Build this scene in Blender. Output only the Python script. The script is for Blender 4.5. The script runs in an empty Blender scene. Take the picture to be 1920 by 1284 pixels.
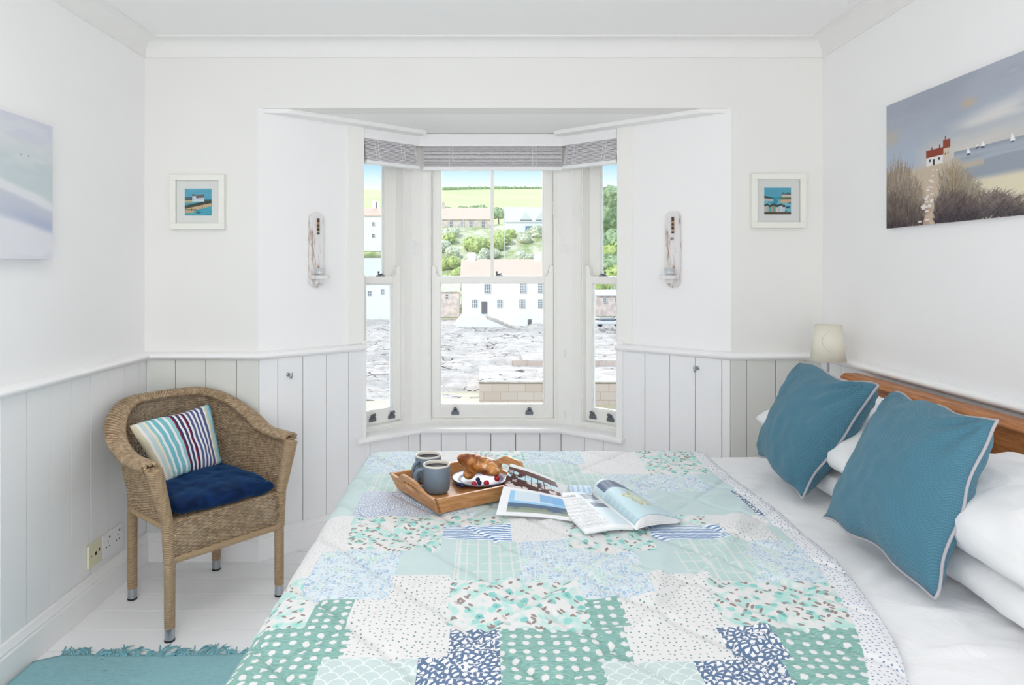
import bpy, bmesh, math, random
import numpy as np
from mathutils import Vector, Matrix, noise as mnoise
random.seed(7)
rng = np.random.RandomState(7)
PI = math.pi
sc = bpy.context.scene
COL = sc.collection
H = 1.28          # eye height
F = 1280.0        # focal length in pixels of a 1920 wide frame
U0, V0 = 907.0, 505.0
def at(u, v, Y):                       # photo measurement -> point at depth Y
    return Vector(((u-U0)*Y/F, Y, H-(v-V0)*Y/F))
def onz(u, v, z):
    return at(u, v, F*(H-z)/(v-V0))

# ---------------------------------------------------------------- materials
def lin(c):
    return tuple(((x/255)/12.92 if x/255 <= .04045 else ((x/255+.055)/1.055)**2.4) for x in c)
class NT:
    def __init__(s, name, rough=.6, spec=.3):
        s.m = bpy.data.materials.new(name); s.m.use_nodes = True
        s.t = s.m.node_tree; s.p = s.t.nodes['Principled BSDF']
        s.p.inputs['Roughness'].default_value = rough
        s.p.inputs['Specular IOR Level'].default_value = spec
    def n(s, typ, **k):
        o = s.t.nodes.new(typ)
        for a, b in k.items(): setattr(o, a, b)
        return o
    def l(s, a, b): s.t.links.new(a, b)
    def math(s, op, a, b=None, c=None, clamp=False):
        o = s.n('ShaderNodeMath', operation=op, use_clamp=clamp)
        for i, v in enumerate((a, b, c)):
            if v is None: continue
            if isinstance(v, (int, float)): o.inputs[i].default_value = v
            else: s.l(v, o.inputs[i])
        return o.outputs[0]
    def mix(s, f, a, b):
        o = s.n('ShaderNodeMix', data_type='RGBA')
        for i, v in ((0, f), (6, a), (7, b)):
            if isinstance(v, (int, float)): o.inputs[i].default_value = v
            elif isinstance(v, tuple): o.inputs[i].default_value = (*v, 1)
            else: s.l(v, o.inputs[i])
        return o.outputs[2]
    def coord(s, kind='Object', scale=(1, 1, 1), rot=(0, 0, 0), loc=(0, 0, 0)):
        tc = s.n('ShaderNodeTexCoord'); mp = s.n('ShaderNodeMapping')
        mp.inputs['Scale'].default_value = scale; mp.inputs['Rotation'].default_value = rot
        mp.inputs['Location'].default_value = loc
        s.l(tc.outputs[kind], mp.inputs[0]); return mp.outputs[0]
    def noise(s, v, scale, detail=3, rough=.5, dist=0):
        o = s.n('ShaderNodeTexNoise'); s.l(v, o.inputs['Vector'])
        o.inputs['Scale'].default_value = scale; o.inputs['Detail'].default_value = detail
        o.inputs['Roughness'].default_value = rough; o.inputs['Distortion'].default_value = dist
        return o.outputs['Fac']
    def vor(s, v, scale, feature='F1', rnd=1, dim='2D'):
        o = s.n('ShaderNodeTexVoronoi', feature=feature, voronoi_dimensions=dim); s.l(v, o.inputs['Vector'])
        o.inputs['Scale'].default_value = scale; o.inputs['Randomness'].default_value = rnd
        return o
    def step(s, v, lo, hi):           # smooth 0..1 between lo and hi
        o = s.n('ShaderNodeMapRange', interpolation_type='SMOOTHSTEP'); s.l(v, o.inputs[0])
        o.inputs[1].default_value = lo; o.inputs[2].default_value = hi; return o.outputs[0]
    def col(s, c):
        if isinstance(c, tuple): s.p.inputs['Base Color'].default_value = (*c, 1)
        else: s.l(c, s.p.inputs['Base Color'])
    def bump(s, h, strength=.3, dist=.002):
        b = s.n('ShaderNodeBump'); b.inputs['Strength'].default_value = strength
        b.inputs['Distance'].default_value = dist; s.l(h, b.inputs['Height'])
        s.l(b.outputs[0], s.p.inputs['Normal'])
def simple(name, c, rough=.6, spec=.3, var=.0, vscale=20, bump=0, metal=0, coords='Object'):
    m = NT(name, rough, spec); c = lin(c)
    m.p.inputs['Metallic'].default_value = metal
    if var or bump:
        v = m.coord(coords); f = m.noise(v, vscale, 4)
        d = tuple(x*(1-var) for x in c)
        m.col(m.mix(f, d, tuple(min(1, x*(1+var)) for x in c)))
        if bump: m.bump(f, bump)
    else: m.col(c)
    return m.m
M = {}
M['plaster'] = simple('wall_paint', (241, 240, 240), .75, .2, .012, 3, .05)
M['plaster_back'] = simple('alcove_wall_paint', (232, 231, 228), .75, .2, .012, 3, .05)  # wall white darkened: the dimmer light on the back walls, in the colour
M['ceiling'] = simple('ceiling_paint', (241, 240, 239), .8, .15, .01, 2)
M['gloss'] = simple('white_gloss_paint', (242, 241, 241), .32, .4, .012, 8, .03)
M['gloss_warm'] = simple('ivory_window_paint', (242, 241, 237), .35, .4, .01, 8, .02)
M['cornice'] = simple('cornice_paint', (234, 233, 231), .8, .15, .01, 2)
M['board'] = simple('board_paint', (237, 237, 238), .42, .35, .02, 6, .06)
M['board_back'] = simple('alcove_board_paint', (218, 219, 214), .42, .35, .02, 6, .06)  # board white darkened to carry the shade of the alcoves
M['gap'] = simple('old_board_edge', (70, 64, 60), .9, .1)
M['chrome'] = simple('brushed_steel', (176, 180, 186), .3, .5, metal=1)
M['pewter'] = simple('pewter_metal', (118, 122, 130), .4, .5, metal=.7)
M['slat'] = simple('blind_slat', (222, 219, 222), .5, .3, .03, 30)
M['white_plastic'] = simple('white_plastic', (236, 237, 238), .35, .5)
M['cord'] = simple('white_cord', (240, 240, 240), .7, .2)
M['black'] = simple('black_rubber', (30, 30, 32), .6, .3)
M['cream_plastic'] = simple('cream_plastic', (226, 220, 190), .4, .5)
# painted floor boards
m = NT('painted_floor', .38, .4); v = m.coord('Object', (1, 1, 1)); v2 = m.coord('Object', (1.2, 9, 1))
sc_ = m.step(m.noise(v2, 5, 6, .7), .70, .74); sp = m.step(m.noise(v, 23, 2, .5), .765, .78)
c = m.mix(m.noise(v, 1.5, 3), lin((246, 246, 248)), lin((250, 250, 251)))
c = m.mix(m.math('MULTIPLY', sc_, .25), c, lin((170, 158, 145))); c = m.mix(m.math('MULTIPLY', sp, .8), c, lin((110, 100, 92)))
m.col(c); m.bump(m.noise(v2, 8, 5), .08); M['floor'] = m.m
m = NT('floor_board_edge', .7, .2); v = m.coord('Object', (6, 1, 1))
m.col(m.mix(m.step(m.noise(v, 1.6, 3), .42, .58), lin((168, 160, 152)), lin((92, 76, 62)))); M['floor_gap'] = m.m
# glass
m = NT('window_glass'); t = m.n('ShaderNodeBsdfTransparent'); g = m.n('ShaderNodeBsdfGlossy'); g.inputs['Roughness'].default_value = .02
t.inputs[0].default_value = (.985, .99, .99, 1)
fr = m.n('ShaderNodeFresnel'); fr.inputs[0].default_value = 1.3; mx = m.n('ShaderNodeMixShader')
m.l(fr.outputs[0], mx.inputs[0]); m.l(t.outputs[0], mx.inputs[1]); m.l(g.outputs[0], mx.inputs[2])
m.l(mx.outputs[0], m.t.nodes['Material Output'].inputs[0]); M['glass'] = m.m
# wood
def wood(name, c1, c2, scale=(1, 1, 1), rough=.45, ws=12):
    m = NT(name, rough, .35); v = m.coord('Object', scale)
    f = m.noise(v, ws, 5, .6, .6); m.col(m.mix(m.step(f, .3, .7), lin(c1), lin(c2))); m.bump(f, .05); return m.m
M['oak'] = wood('oak_headboard', (150, 92, 48), (190, 128, 78), (6, 1, 14))
M['bamboo'] = wood('bamboo_tray', (168, 112, 66), (204, 150, 98), (3, 3, 22), .4, 6)
m = NT('whitewashed_driftwood', .8, .15); v = m.coord('Object', (30, 30, 4)); f = m.noise(v, 2.2, 5, .65, .5)
m.col(m.mix(m.step(f, .5, .68), lin((228, 225, 224)), lin((160, 134, 118)))); m.bump(f, .4, .003); M['driftwood'] = m.m
# wicker
m = NT('wicker', .5, .35); v = m.coord('Object'); f = m.noise(v, 60, 3); g = m.noise(v, 7, 2)
c = m.mix(m.step(f, .3, .7), lin((150, 126, 98)), lin((196, 172, 142))); c = m.mix(m.math('MULTIPLY', g, .35), c, lin((134, 108, 82)))
m.col(c); M['wicker'] = m.m
M['wicker_wrap'] = simple('wicker_wrap', (170, 143, 112), .45, .35, .12, 90, .1)
wv = NT('wrapped_cane', .45, .35); v = wv.coord('Object'); a = wv.n('ShaderNodeTexWave', wave_type='BANDS', bands_direction='Z'); a.inputs['Scale'].default_value = 50.5; wv.l(v, a.inputs[0])
c = wv.mix(wv.noise(v, 70, 3), lin((160, 134, 104)), lin((188, 162, 130))); c = wv.mix(wv.math('MULTIPLY', wv.math('SUBTRACT', 1, wv.step(a.outputs[1], .05, .4)), .55), c, lin((120, 92, 66)))
wv.col(c); wv.bump(a.outputs[1], .6, .002); M['wrapped'] = wv.m
m = NT('navy_velvet', .75, .15); v = m.coord('Object'); f = m.noise(v, 14, 4, .6, 1.2)
m.col(m.mix(m.step(f, .3, .75), lin((3, 18, 50)), lin((10, 42, 88)))); m.p.inputs['Sheen Weight'].default_value = .35
m.p.inputs['Sheen Tint'].default_value = (.1, .35, .8, 1); m.bump(m.noise(v, 180, 2), .2); M['navy'] = m.m
# teal woven cushion
m = NT('teal_weave', .9, .1); v = m.coord('UV')
hs_ = []
for rt in (.62, -.95):
    mp = m.n('ShaderNodeMapping'); mp.inputs['Rotation'].default_value = (0, 0, rt); m.l(v, mp.inputs[0])
    a = m.n('ShaderNodeTexWave', wave_type='BANDS', bands_direction='X'); a.inputs['Scale'].default_value = 34; m.l(mp.outputs[0], a.inputs[0]); hs_.append(a.outputs[1])
hgt = m.math('MULTIPLY', hs_[0], hs_[1])
c = m.mix(hgt, lin((72, 116, 134)), lin((96, 140, 158))); c = m.mix(m.math('MULTIPLY', m.noise(v, 9, 3), .25), c, lin((62, 104, 124)))
m.col(c); m.bump(hgt, .45, .002); m.p.inputs['Sheen Weight'].default_value = .15; M['teal'] = m.m
M['piping'] = simple('grey_piping', (176, 172, 176), .8, .1, .05, 200)
m = NT('white_cotton', .85, .1); v = m.coord('Object'); m.col(m.mix(m.noise(v, 3, 2), lin((230, 230, 231)), lin((237, 237, 238))))
m.bump(m.noise(v, 10, 4, .5, .8), .25, .02); m.p.inputs['Sheen Weight'].default_value = .1; M['cotton'] = m.m
# striped cushion
stripes = [(.05,(214,205,178)),(.03,(232,232,228)),(.05,(200,214,214)),(.03,(234,226,200)),(.035,(150,200,208)),(.03,(236,238,238)),(.055,(122,190,202)),
 (.03,(238,240,240)),(.06,(128,192,202)),(.035,(240,240,240)),(.045,(150,206,212)),(.012,(170,40,70)),(.03,(64,60,92)),(.03,(240,238,240)),(.04,(70,72,110)),
 (.03,(240,238,240)),(.012,(186,40,70)),(.03,(58,54,88)),(.035,(240,238,240)),(.035,(92,98,142)),(.03,(240,240,242)),(.035,(92,98,142)),(.03,(240,240,242)),
 (.035,(88,94,138)),(.03,(240,240,242)),(.05,(92,98,140)),(.03,(240,240,238)),(.03,(214,208,180)),(.05,(160,206,214)),(.03,(120,180,200)),(.03,(60,80,130))]
m = NT('striped_cotton', .85, .1); v = m.coord('UV'); sx = m.n('ShaderNodeSeparateXYZ'); m.l(v, sx.inputs[0])
r = m.n('ShaderNodeValToRGB'); r.color_ramp.interpolation = 'CONSTANT'; tot = sum(s[0] for s in stripes); acc = 0
for i, (w, cc) in enumerate(stripes):
    e = r.color_ramp.elements[i] if i < 2 else r.color_ramp.elements.new(min(.999, acc/tot))
    e.position = min(.999, acc/tot); e.color = (*lin(cc), 1); acc += w
m.l(sx.outputs[0], r.inputs[0]); m.col(r.outputs[0]); m.bump(m.noise(v, 60, 3), .1); M['stripe'] = m.m
# rug
m = NT('aqua_cotton_rug', .95, .05); v = m.coord('Object', (1, 3, 1)); f = m.noise(v, 60, 3, .7)
c = m.mix(f, lin((120, 168, 176)), lin((162, 202, 208))); c = m.mix(m.step(m.noise(v, 42, 2), .72, .76), c, lin((70, 100, 108)))
m.col(c); m.bump(f, .6, .004); M['rug'] = m.m
M['rug_fringe'] = simple('aqua_cotton_thread', (124, 174, 184), .9, .1, .2, 40)
M['mug'] = simple('grey_blue_glaze', (108, 126, 140), .35, .5, .04, 30)
M['mug_rim'] = simple('pale_mug_interior', (214, 208, 198), .35, .5)
M['coffee'] = simple('black_coffee', (16, 20, 28), .3, .12)
m = NT('striped_glaze_plate', .25, .5); v = m.coord('Object'); ln = m.n('ShaderNodeVectorMath', operation='LENGTH'); m.l(v, ln.inputs[0])
r_ = ln.outputs['Value']; band = m.math('MULTIPLY', m.step(r_, .060, .063), m.math('SUBTRACT', 1, m.step(r_, .070, .073)))
edge = m.step(r_, .083, .085)
m.col(m.mix(m.math('MAXIMUM', band, edge), lin((206, 212, 228)), lin((92, 104, 136)))); M['plate'] = m.m
m = NT('baked_croissant', .4, .4); v = m.coord('Object'); f = m.noise(v, 28, 5, .6, .4); g = m.noise(v, 45, 2)
c = m.mix(m.step(f, .35, .65), lin((122, 62, 24)), lin((206, 142, 76))); c = m.mix(m.math('MULTIPLY', m.step(g, .6, .68), .6), c, lin((240, 222, 196)))
m.col(c); m.bump(f, .6, .004); M['croissant'] = m.m
m = NT('raspberry', .4, .4); v = m.coord('Object'); vo = m.vor(v, 300, dim='3D'); m.col(lin((172, 28, 46))); m.bump(vo.outputs[0], -.8, .003); M['raspberry'] = m.m
M['blueberry'] = simple('blueberry', (40, 46, 78), .5, .3, .1, 100)
M['paper'] = simple('magazine_paper', (232, 232, 232), .45, .4)
M['shade'] = simple('cream_lampshade', (230, 226, 210), .8, .1, .02, 40)
M['canvas_edge'] = simple('canvas_edge', (214, 214, 222), .8, .1)
M['frame_white'] = simple('white_picture_frame', (232, 232, 224), .45, .3)
M['mount'] = simple('picture_mount', (238, 238, 235), .8, .1)
m = NT('painted_art', .6, .25); a = m.n('ShaderNodeAttribute'); a.attribute_name = 'Col'; m.col(a.outputs['Color'])
m.bump(m.noise(m.coord('Object'), 160, 3), .15, .002); M['art'] = m.m
m = NT('printed_page', .35, .35); a = m.n('ShaderNodeAttribute'); a.attribute_name = 'Col'; m.col(a.outputs['Color']); M['print'] = m.m
# exterior
M['render_white'] = simple('white_render', (236, 235, 232), .9, .05, .02, .3)
M['roof_pink'] = simple('pale_terracotta_roof', (226, 196, 178), .9, .05, .08, .8)
M['roof_grey'] = simple('pale_slate_roof', (214, 214, 216), .8, .1, .06, .8)
m = NT('granite_wall', .9, .05); v = m.coord('Object'); vo = m.vor(v, 1.6, dim='3D')
m.col(m.mix(m.step(m.noise(v, 1.2, 3), .4, .6), lin((222, 204, 194)), lin((196, 182, 176)))); M['granite'] = m.m
M['win_dark'] = simple('far_window_pane', (120, 124, 130), .2, .5)
M['win_blue'] = simple('blue_window_band', (96, 130, 158), .2, .5, .1, 1)
M['far_dark'] = simple('dark_painted_wood', (96, 96, 100), .7, .2)
m = NT('meadow', .95, .02); v = m.coord('Object'); m.col(m.mix(m.noise(v, .03, 5), lin((180, 190, 134)), lin((202, 208, 160)))); M['meadow'] = m.m
m = NT('scrub_slope', .95, .02); v = m.coord('Object'); m.col(m.mix(m.step(m.noise(v, .35, 6, .7), .35, .65), lin((150, 166, 104)), lin((212, 206, 182)))); M['scrub'] = m.m
def leafm(name, a, b):
    m = NT(name, .8, .1); v = m.coord('Object'); m.col(m.mix(m.step(m.noise(v, 1.3, 4, .6), .35, .65), lin(a), lin(b))); return m.m
M['leaf1'] = leafm('bush_leaf', (150, 168, 92), (196, 204, 134)); M['leaf2'] = leafm('pale_bush_leaf', (186, 192, 160), (220, 219, 200))
M['leaf3'] = leafm('tree_leaf', (128, 150, 110), (176, 190, 150)); M['bark'] = simple('bark', (110, 96, 84), .9)
m = NT('pale_rock', .95, .03); v = m.coord('Object', (.45, .8, 1.6), (0, 0, .35)); f = m.noise(v, 1.1, 8, .75); g = m.noise(v, 4, 6, .75)
c = m.mix(m.step(f, .3, .6), lin((176, 164, 156)), lin((214, 204, 196))); c = m.mix(m.step(g, .56, .66), c, lin((150, 140, 134)))
e = m.vor(v, 1.1, 'DISTANCE_TO_EDGE', dim='3D').outputs['Distance']; k = m.math('MULTIPLY', m.math('SUBTRACT', 1, m.step(e, .02, .06)), m.step(m.noise(v, .5, 3), .48, .6))
c = m.mix(k, c, lin((96, 88, 84))); m.col(c); m.bump(f, .7, .25); M['rock'] = m.m
m = NT('quay_stone', .95, .03); v = m.coord('Object'); br = m.n('ShaderNodeTexBrick'); rotv = m.coord('Object', (1, 1, 1), (PI/2, 0, 0)); m.l(rotv, br.inputs[0])
br.inputs['Color1'].default_value = (*lin((206, 190, 180)), 1); br.inputs['Color2'].default_value = (*lin((200, 180, 166)), 1); br.inputs['Mortar'].default_value = (*lin((188, 166, 150)), 1)
br.inputs['Scale'].default_value = .33; br.inputs['Mortar Size'].default_value = .015; m.col(br.outputs[0]); M['quay'] = m.m
m = NT('shallow_water', .12, .5); v = m.coord('Object', (.3, 1, 1)); f = m.noise(v, .8, 4); m.col(m.mix(f, lin((168, 160, 120)), lin((214, 208, 180)))); m.bump(f, .4, .1); M['water'] = m.m

# ---------------------------------------------------------------- quilt prints (UV is metres of cloth)
def qm(name): 
    m = NT(name, .85, .1); m.p.inputs['Sheen Weight'].default_value = .05; return m, m.coord('UV')
WH = lin((220, 219, 218))
Q = {}
m, v = qm('print_green_spots'); vs = m.coord('UV', (6, 60, 1)); st = m.noise(vs, 9, 3, .7)
c = m.mix(m.step(st, .3, .7), lin((104, 150, 142)), lin((156, 194, 186)))
nv = m.noise(v, 200, 3); d = m.vor(v, 40, rnd=.25).outputs['Distance']; d2 = m.math('ADD', d, m.math('MULTIPLY', nv, .22))
c = m.mix(m.step(d2, .33, .41), WH, c); m.col(c); Q['G'] = m.m
m, v = qm('print_white_dots'); d = m.vor(v, 78, rnd=.6).outputs['Distance']; m.col(m.mix(m.step(d, .12, .17), lin((118, 150, 148)), WH)); Q['W'] = m.m
m, v = qm('print_white_speckle'); d = m.vor(v, 95, rnd=.8).outputs['Distance']; m.col(m.mix(m.step(d, .10, .2), lin((186, 196, 206)), WH)); Q['X'] = m.m
m, v = qm('print_floral')
n1 = m.noise(v, 30, 3); wash = m.step(n1, .46, .62); c = m.mix(m.math('MULTIPLY', wash, .75), WH, lin((160, 212, 204)))
vo = m.vor(v, 34); sel = m.n('ShaderNodeSeparateColor'); m.l(vo.outputs['Color'], sel.inputs[0])
dd = m.math('ADD', vo.outputs['Distance'], m.math('MULTIPLY', m.noise(v, 120, 2), .35))
fl = m.math('MULTIPLY', m.math('SUBTRACT', 1, m.step(dd, .42, .52)), m.step(sel.outputs[0], .45, .5))
c = m.mix(fl, c, m.mix(sel.outputs[1], lin((120, 186, 182)), lin((168, 216, 208))))
ctr = m.math('MULTIPLY', m.math('SUBTRACT', 1, m.step(dd, .2, .28)), m.step(sel.outputs[0], .7, .72)); c = m.mix(ctr, c, lin((92, 156, 162)))
def leaves(m, v, c, rot, off, colr):
    lv = m.n('ShaderNodeMapping'); lv.vector_type = 'TEXTURE'; lv.inputs['Rotation'].default_value = (0, 0, rot); lv.inputs['Scale'].default_value = (1.15, .55, 1); lv.inputs['Location'].default_value = (off, off*.7, 0)
    m.l(v, lv.inputs[0]); vo = m.vor(lv.outputs[0], 46); s2 = m.n('ShaderNodeSeparateColor'); m.l(vo.outputs['Color'], s2.inputs[0])
    k = m.math('MULTIPLY', m.math('SUBTRACT', 1, m.step(vo.outputs['Distance'], .24, .29)), m.step(s2.outputs[0], .74, .76))
    return m.mix(k, c, colr)
c = leaves(m, v, c, .9, .3, lin((146, 132, 128))); c = leaves(m, v, c, -.7, .9, lin((150, 138, 134))); m.col(c); Q['F'] = m.m
m, v = qm('print_denim_leaves'); lv = m.n('ShaderNodeMapping'); lv.vector_type = 'TEXTURE'; lv.inputs['Rotation'].default_value = (0, 0, .9); lv.inputs['Scale'].default_value = (1, .66, 1); m.l(v, lv.inputs[0]); lv = lv.outputs[0]; e = m.vor(lv, 66, 'DISTANCE_TO_EDGE').outputs['Distance']
br_ = m.math('ABSOLUTE', m.math('SUBTRACT', m.noise(v, 34, 1), .5)); stem = m.math('SUBTRACT', 1, m.step(br_, .006, .014))
k = m.math('MAXIMUM', m.step(e, .20, .25), m.math('MULTIPLY', stem, .9)); m.col(m.mix(k, lin((98, 120, 150)), lin((232, 232, 232)))); Q['N'] = m.m
m, v = qm('print_blue_speckle'); lv = m.coord('UV', (1, 1.6, 1), (0, 0, .5)); e = m.vor(lv, 120, 'DISTANCE_TO_EDGE').outputs['Distance']
m.col(m.mix(m.step(e, .12, .2), lin((150, 166, 192)), lin((226, 228, 231)))); Q['M'] = m.m
def scallop(m, v, w):
    sx = m.n('ShaderNodeSeparateXYZ'); m.l(v, sx.inputs[0]); res = None
    X = m.math('DIVIDE', sx.outputs[0], w); Y = m.math('DIVIDE', sx.outputs[1], w*.5)
    r = m.math('FLOOR', Y); yy = m.math('MULTIPLY', m.math('FRACT', Y), .5); xx = m.math('SUBTRACT', m.math('FRACT', m.math('ADD', X, m.math('MULTIPLY', r, .5))), .5)
    d = m.math('SQRT', m.math('ADD', m.math('MULTIPLY', xx, xx), m.math('MULTIPLY', yy, yy)))
    return m.math('SUBTRACT', 1, m.step(m.math('ABSOLUTE', m.math('SUBTRACT', d, .47)), .02, .045))
m, v = qm('print_scallops'); m.col(m.mix(m.math('MULTIPLY', scallop(m, v, .034), .7), m.mix(m.noise(v, 14, 2), lin((186, 202, 202)), lin((198, 212, 210))), lin((232, 238, 236)))); Q['S'] = m.m
m, v = qm('print_plaid'); sx = m.n('ShaderNodeSeparateXYZ'); m.l(v, sx.inputs[0])
def lines(m, x, p, ph, w): return m.math('SUBTRACT', 1, m.step(m.math('ABSOLUTE', m.math('SUBTRACT', m.math('FRACT', m.math('ADD', m.math('DIVIDE', x, p), ph)), .5)), w, w+.03))
k = m.math('MAXIMUM', m.math('MAXIMUM', lines(m, sx.outputs[0], .026, 0, .05), lines(m, sx.outputs[0], .071, .3, .03)), lines(m, sx.outputs[1], .05, .2, .03))
c = m.mix(m.noise(v, 20, 3), lin((176, 202, 199)), lin((194, 215, 211))); m.col(m.mix(m.math('MULTIPLY', k, .75), c, WH)); Q['P'] = m.m
m, v = qm('print_blue_pebbles'); vo = m.vor(v, 105); e = m.vor(v, 105, 'DISTANCE_TO_EDGE').outputs['Distance']; s2 = m.n('ShaderNodeSeparateColor'); m.l(vo.outputs['Color'], s2.inputs[0])
c = m.mix(s2.outputs[0], lin((150, 182, 208)), lin((204, 224, 230))); c = m.mix(m.math('MULTIPLY', m.step(m.noise(v, 18, 2), .55, .65), .6), c, lin((186, 222, 200)))
m.col(m.mix(m.step(e, .08, .16), WH, c)); Q['B'] = m.m
m, v = qm('plain_aqua'); m.col(m.mix(m.noise(v, 22, 4, .6), lin((184, 203, 205)), lin((198, 214, 213)))); Q['D'] = m.m
m, v = qm('print_waves'); w = m.n('ShaderNodeTexWave', wave_type='BANDS', bands_direction='Y'); m.l(v, w.inputs[0]); w.inputs['Scale'].default_value = 26
w.inputs['Distortion'].default_value = 1.8; w.inputs['Detail'].default_value = 1; w.inputs['Detail Scale'].default_value = 2.5
m.col(m.mix(m.step(w.outputs[1], .42, .55), lin((116, 146, 188)), lin((228, 234, 240)))); Q['V'] = m.m
m, v = qm('print_border_dots'); d = m.vor(v, 92, rnd=.6).outputs['Distance']; m.col(m.mix(m.step(d, .14, .2), lin((120, 140, 176)), lin((226, 226, 228)))); Q['E'] = m.m

# ---------------------------------------------------------------- mesh helpers
class MB:
    def __init__(s): s.v = []; s.f = []; s.uv = None
    def add(s, vs, fs):
        k = len(s.v); s.v += [tuple(p) for p in vs]; s.f += [tuple(i+k for i in f) for f in fs]; return s
    def box(s, a, b, mat=None):
        (x0, y0, z0), (x1, y1, z1) = a, b
        vs = [Vector(p) for p in ((x0,y0,z0),(x1,y0,z0),(x1,y1,z0),(x0,y1,z0),(x0,y0,z1),(x1,y0,z1),(x1,y1,z1),(x0,y1,z1))]
        if mat: vs = [mat @ p for p in vs]
        return s.add(vs, [(0,3,2,1),(4,5,6,7),(0,1,5,4),(1,2,6,5),(2,3,7,6),(3,0,4,7)])
    def prism(s, poly, z0, z1):        # plan polygon extruded upwards
        n = len(poly); vs = [(p[0], p[1], z0) for p in poly]+[(p[0], p[1], z1) for p in poly]
        return s.add(vs, [tuple(range(n))[::-1], tuple(range(n, 2*n))]+[(i, (i+1) % n, n+(i+1) % n, n+i) for i in range(n)])
    def tube(s, pts, r, sides=8, caps=True, closed=False, flat=1.0):
        pts = [Vector(p) for p in pts]; n = len(pts); rr = r if hasattr(r, '__len__') else [r]*n
        k = len(s.v); up = Vector((0, 0, 1)); prev = None
        for i, p in enumerate(pts):
            if closed: d = pts[(i+1) % n]-pts[i-1]
            else: d = pts[min(i+1, n-1)]-pts[max(i-1, 0)]
            if d.length < 1e-9: d = Vector((0, 0, 1))
            d.normalize()
            if prev is None:
                a = d.cross(up) if abs(d.z) < .95 else d.cross(Vector((1, 0, 0)))
            else: a = prev-d*prev.dot(d)
            if a.length < 1e-6: a = d.orthogonal()
            a.normalize(); prev = a; b = d.cross(a)
            for j in range(sides):
                t = 2*PI*j/sides; q = p+(a*math.cos(t)+b*math.sin(t)*flat)*rr[i]; s.v.append(tuple(q))
        for i in range(n if closed else n-1):
            for j in range(sides):
                j2 = (j+1) % sides; i2 = (i+1) % n
                s.f.append((k+i*sides+j, k+i*sides+j2, k+i2*sides+j2, k+i2*sides+j))
        if caps and not closed:
            s.f.append(tuple(k+j for j in range(sides))[::-1]); s.f.append(tuple(k+(n-1)*sides+j for j in range(sides)))
        return s
    def lathe(s, prof, c=(0, 0, 0), n=32, mat=None, cap=True):
        k = len(s.v)
        for r, z in prof:
            for j in range(n):
                t = 2*PI*j/n; p = Vector((c[0]+r*math.cos(t), c[1]+r*math.sin(t), c[2]+z))
                s.v.append(tuple(mat @ p if mat else p))
        for i in range(len(prof)-1):
            for j in range(n):
                j2 = (j+1) % n; s.f.append((k+i*n+j, k+i*n+j2, k+(i+1)*n+j2, k+(i+1)*n+j))
        if cap:
            s.f.append(tuple(k+j for j in range(n))[::-1]); s.f.append(tuple(k+(len(prof)-1)*n+j for j in range(n)))
        return s
    def sweep(s, prof, line, closed_prof=True):  # prof: (inward, z) ; line: plan polyline, room on its right
        L = [Vector(p) for p in line]; n = len(L); k = len(s.v); m = len(prof)
        for i in range(n):
            d0 = (L[i]-L[i-1]).normalized() if i else None; d1 = (L[i+1]-L[i]).normalized() if i < n-1 else None
            d0 = d0 or d1; d1 = d1 or d0
            n0 = Vector((d0.y, -d0.x)); n1 = Vector((d1.y, -d1.x)); b = (n0+n1).normalized(); sc_ = 1/max(.3, b.dot(n1))
            for (w, z) in prof: q = L[i]+b*w*sc_; s.v.append((q.x, q.y, z))
        for i in range(n-1):
            for j in range(m):
                j2 = (j+1) % m; s.f.append((k+i*m+j, k+(i+1)*m+j, k+(i+1)*m+j2, k+i*m+j2))
        s.f.append(tuple(k+j for j in range(m))); s.f.append(tuple(k+(n-1)*m+j for j in range(m))[::-1]); return s
    def grid(s, nx, ny, fn, closed=False):
        k = len(s.v)
        for j in range(ny+1):
            for i in range(nx+1): s.v.append(tuple(fn(i/nx, j/ny)))
        for j in range(ny):
            for i in range(nx): a = k+j*(nx+1)+i; s.f.append((a, a+1, a+nx+2, a+nx+1))
        return s
    def build(s, name, mat, parent=None, smooth=False, bevel=0, sub=0, recalc=True, auto=None):
        me = bpy.data.meshes.new(name); me.from_pydata(s.v, [], s.f); me.update()
        if recalc:
            b = bmesh.new(); b.from_mesh(me); bmesh.ops.recalc_face_normals(b, faces=b.faces); b.to_mesh(me); b.free()
        if smooth or auto:
            me.polygons.foreach_set('use_smooth', [True]*len(me.polygons))
            if auto: me.set_sharp_from_angle(angle=math.radians(auto))
        o = bpy.data.objects.new(name, me); COL.objects.link(o)
        if mat: me.materials.append(mat)
        if parent: o.parent = parent
        if bevel:
            b = o.modifiers.new('b', 'BEVEL'); b.width = bevel; b.segments = 2; b.limit_method = 'ANGLE'
        if sub:
            b = o.modifiers.new('s', 'SUBSURF'); b.levels = sub; b.render_levels = sub
        return o
def thing(name, label, cat, loc=(0, 0, 0), rot=(0, 0, 0), group=None):
    o = bpy.data.objects.new(name, None); COL.objects.link(o); o.location = loc; o.rotation_euler = rot; o.empty_display_size = .05
    return tag(o, label, cat, group)
def tag(o, label, cat, group=None, kind=None):
    o['label'] = label; o['category'] = cat
    if group: o['group'] = group
    if kind: o['kind'] = kind
    return o
def struct(o, label=None, cat=None):
    o['kind'] = 'structure'
    if label: o['label'] = label
    if cat: o['category'] = cat
    return o
def copy_tree(o, parent=None):
    c = o.copy(); COL.objects.link(c)
    if parent: c.parent = parent
    for ch in list(o.children): copy_tree(ch, c)
    return c
def smooth01(x): x = max(0, min(1, x)); return x*x*(3-2*x)
def nz(x, y, z=0): return mnoise.noise(Vector((x, y, z)))

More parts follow.
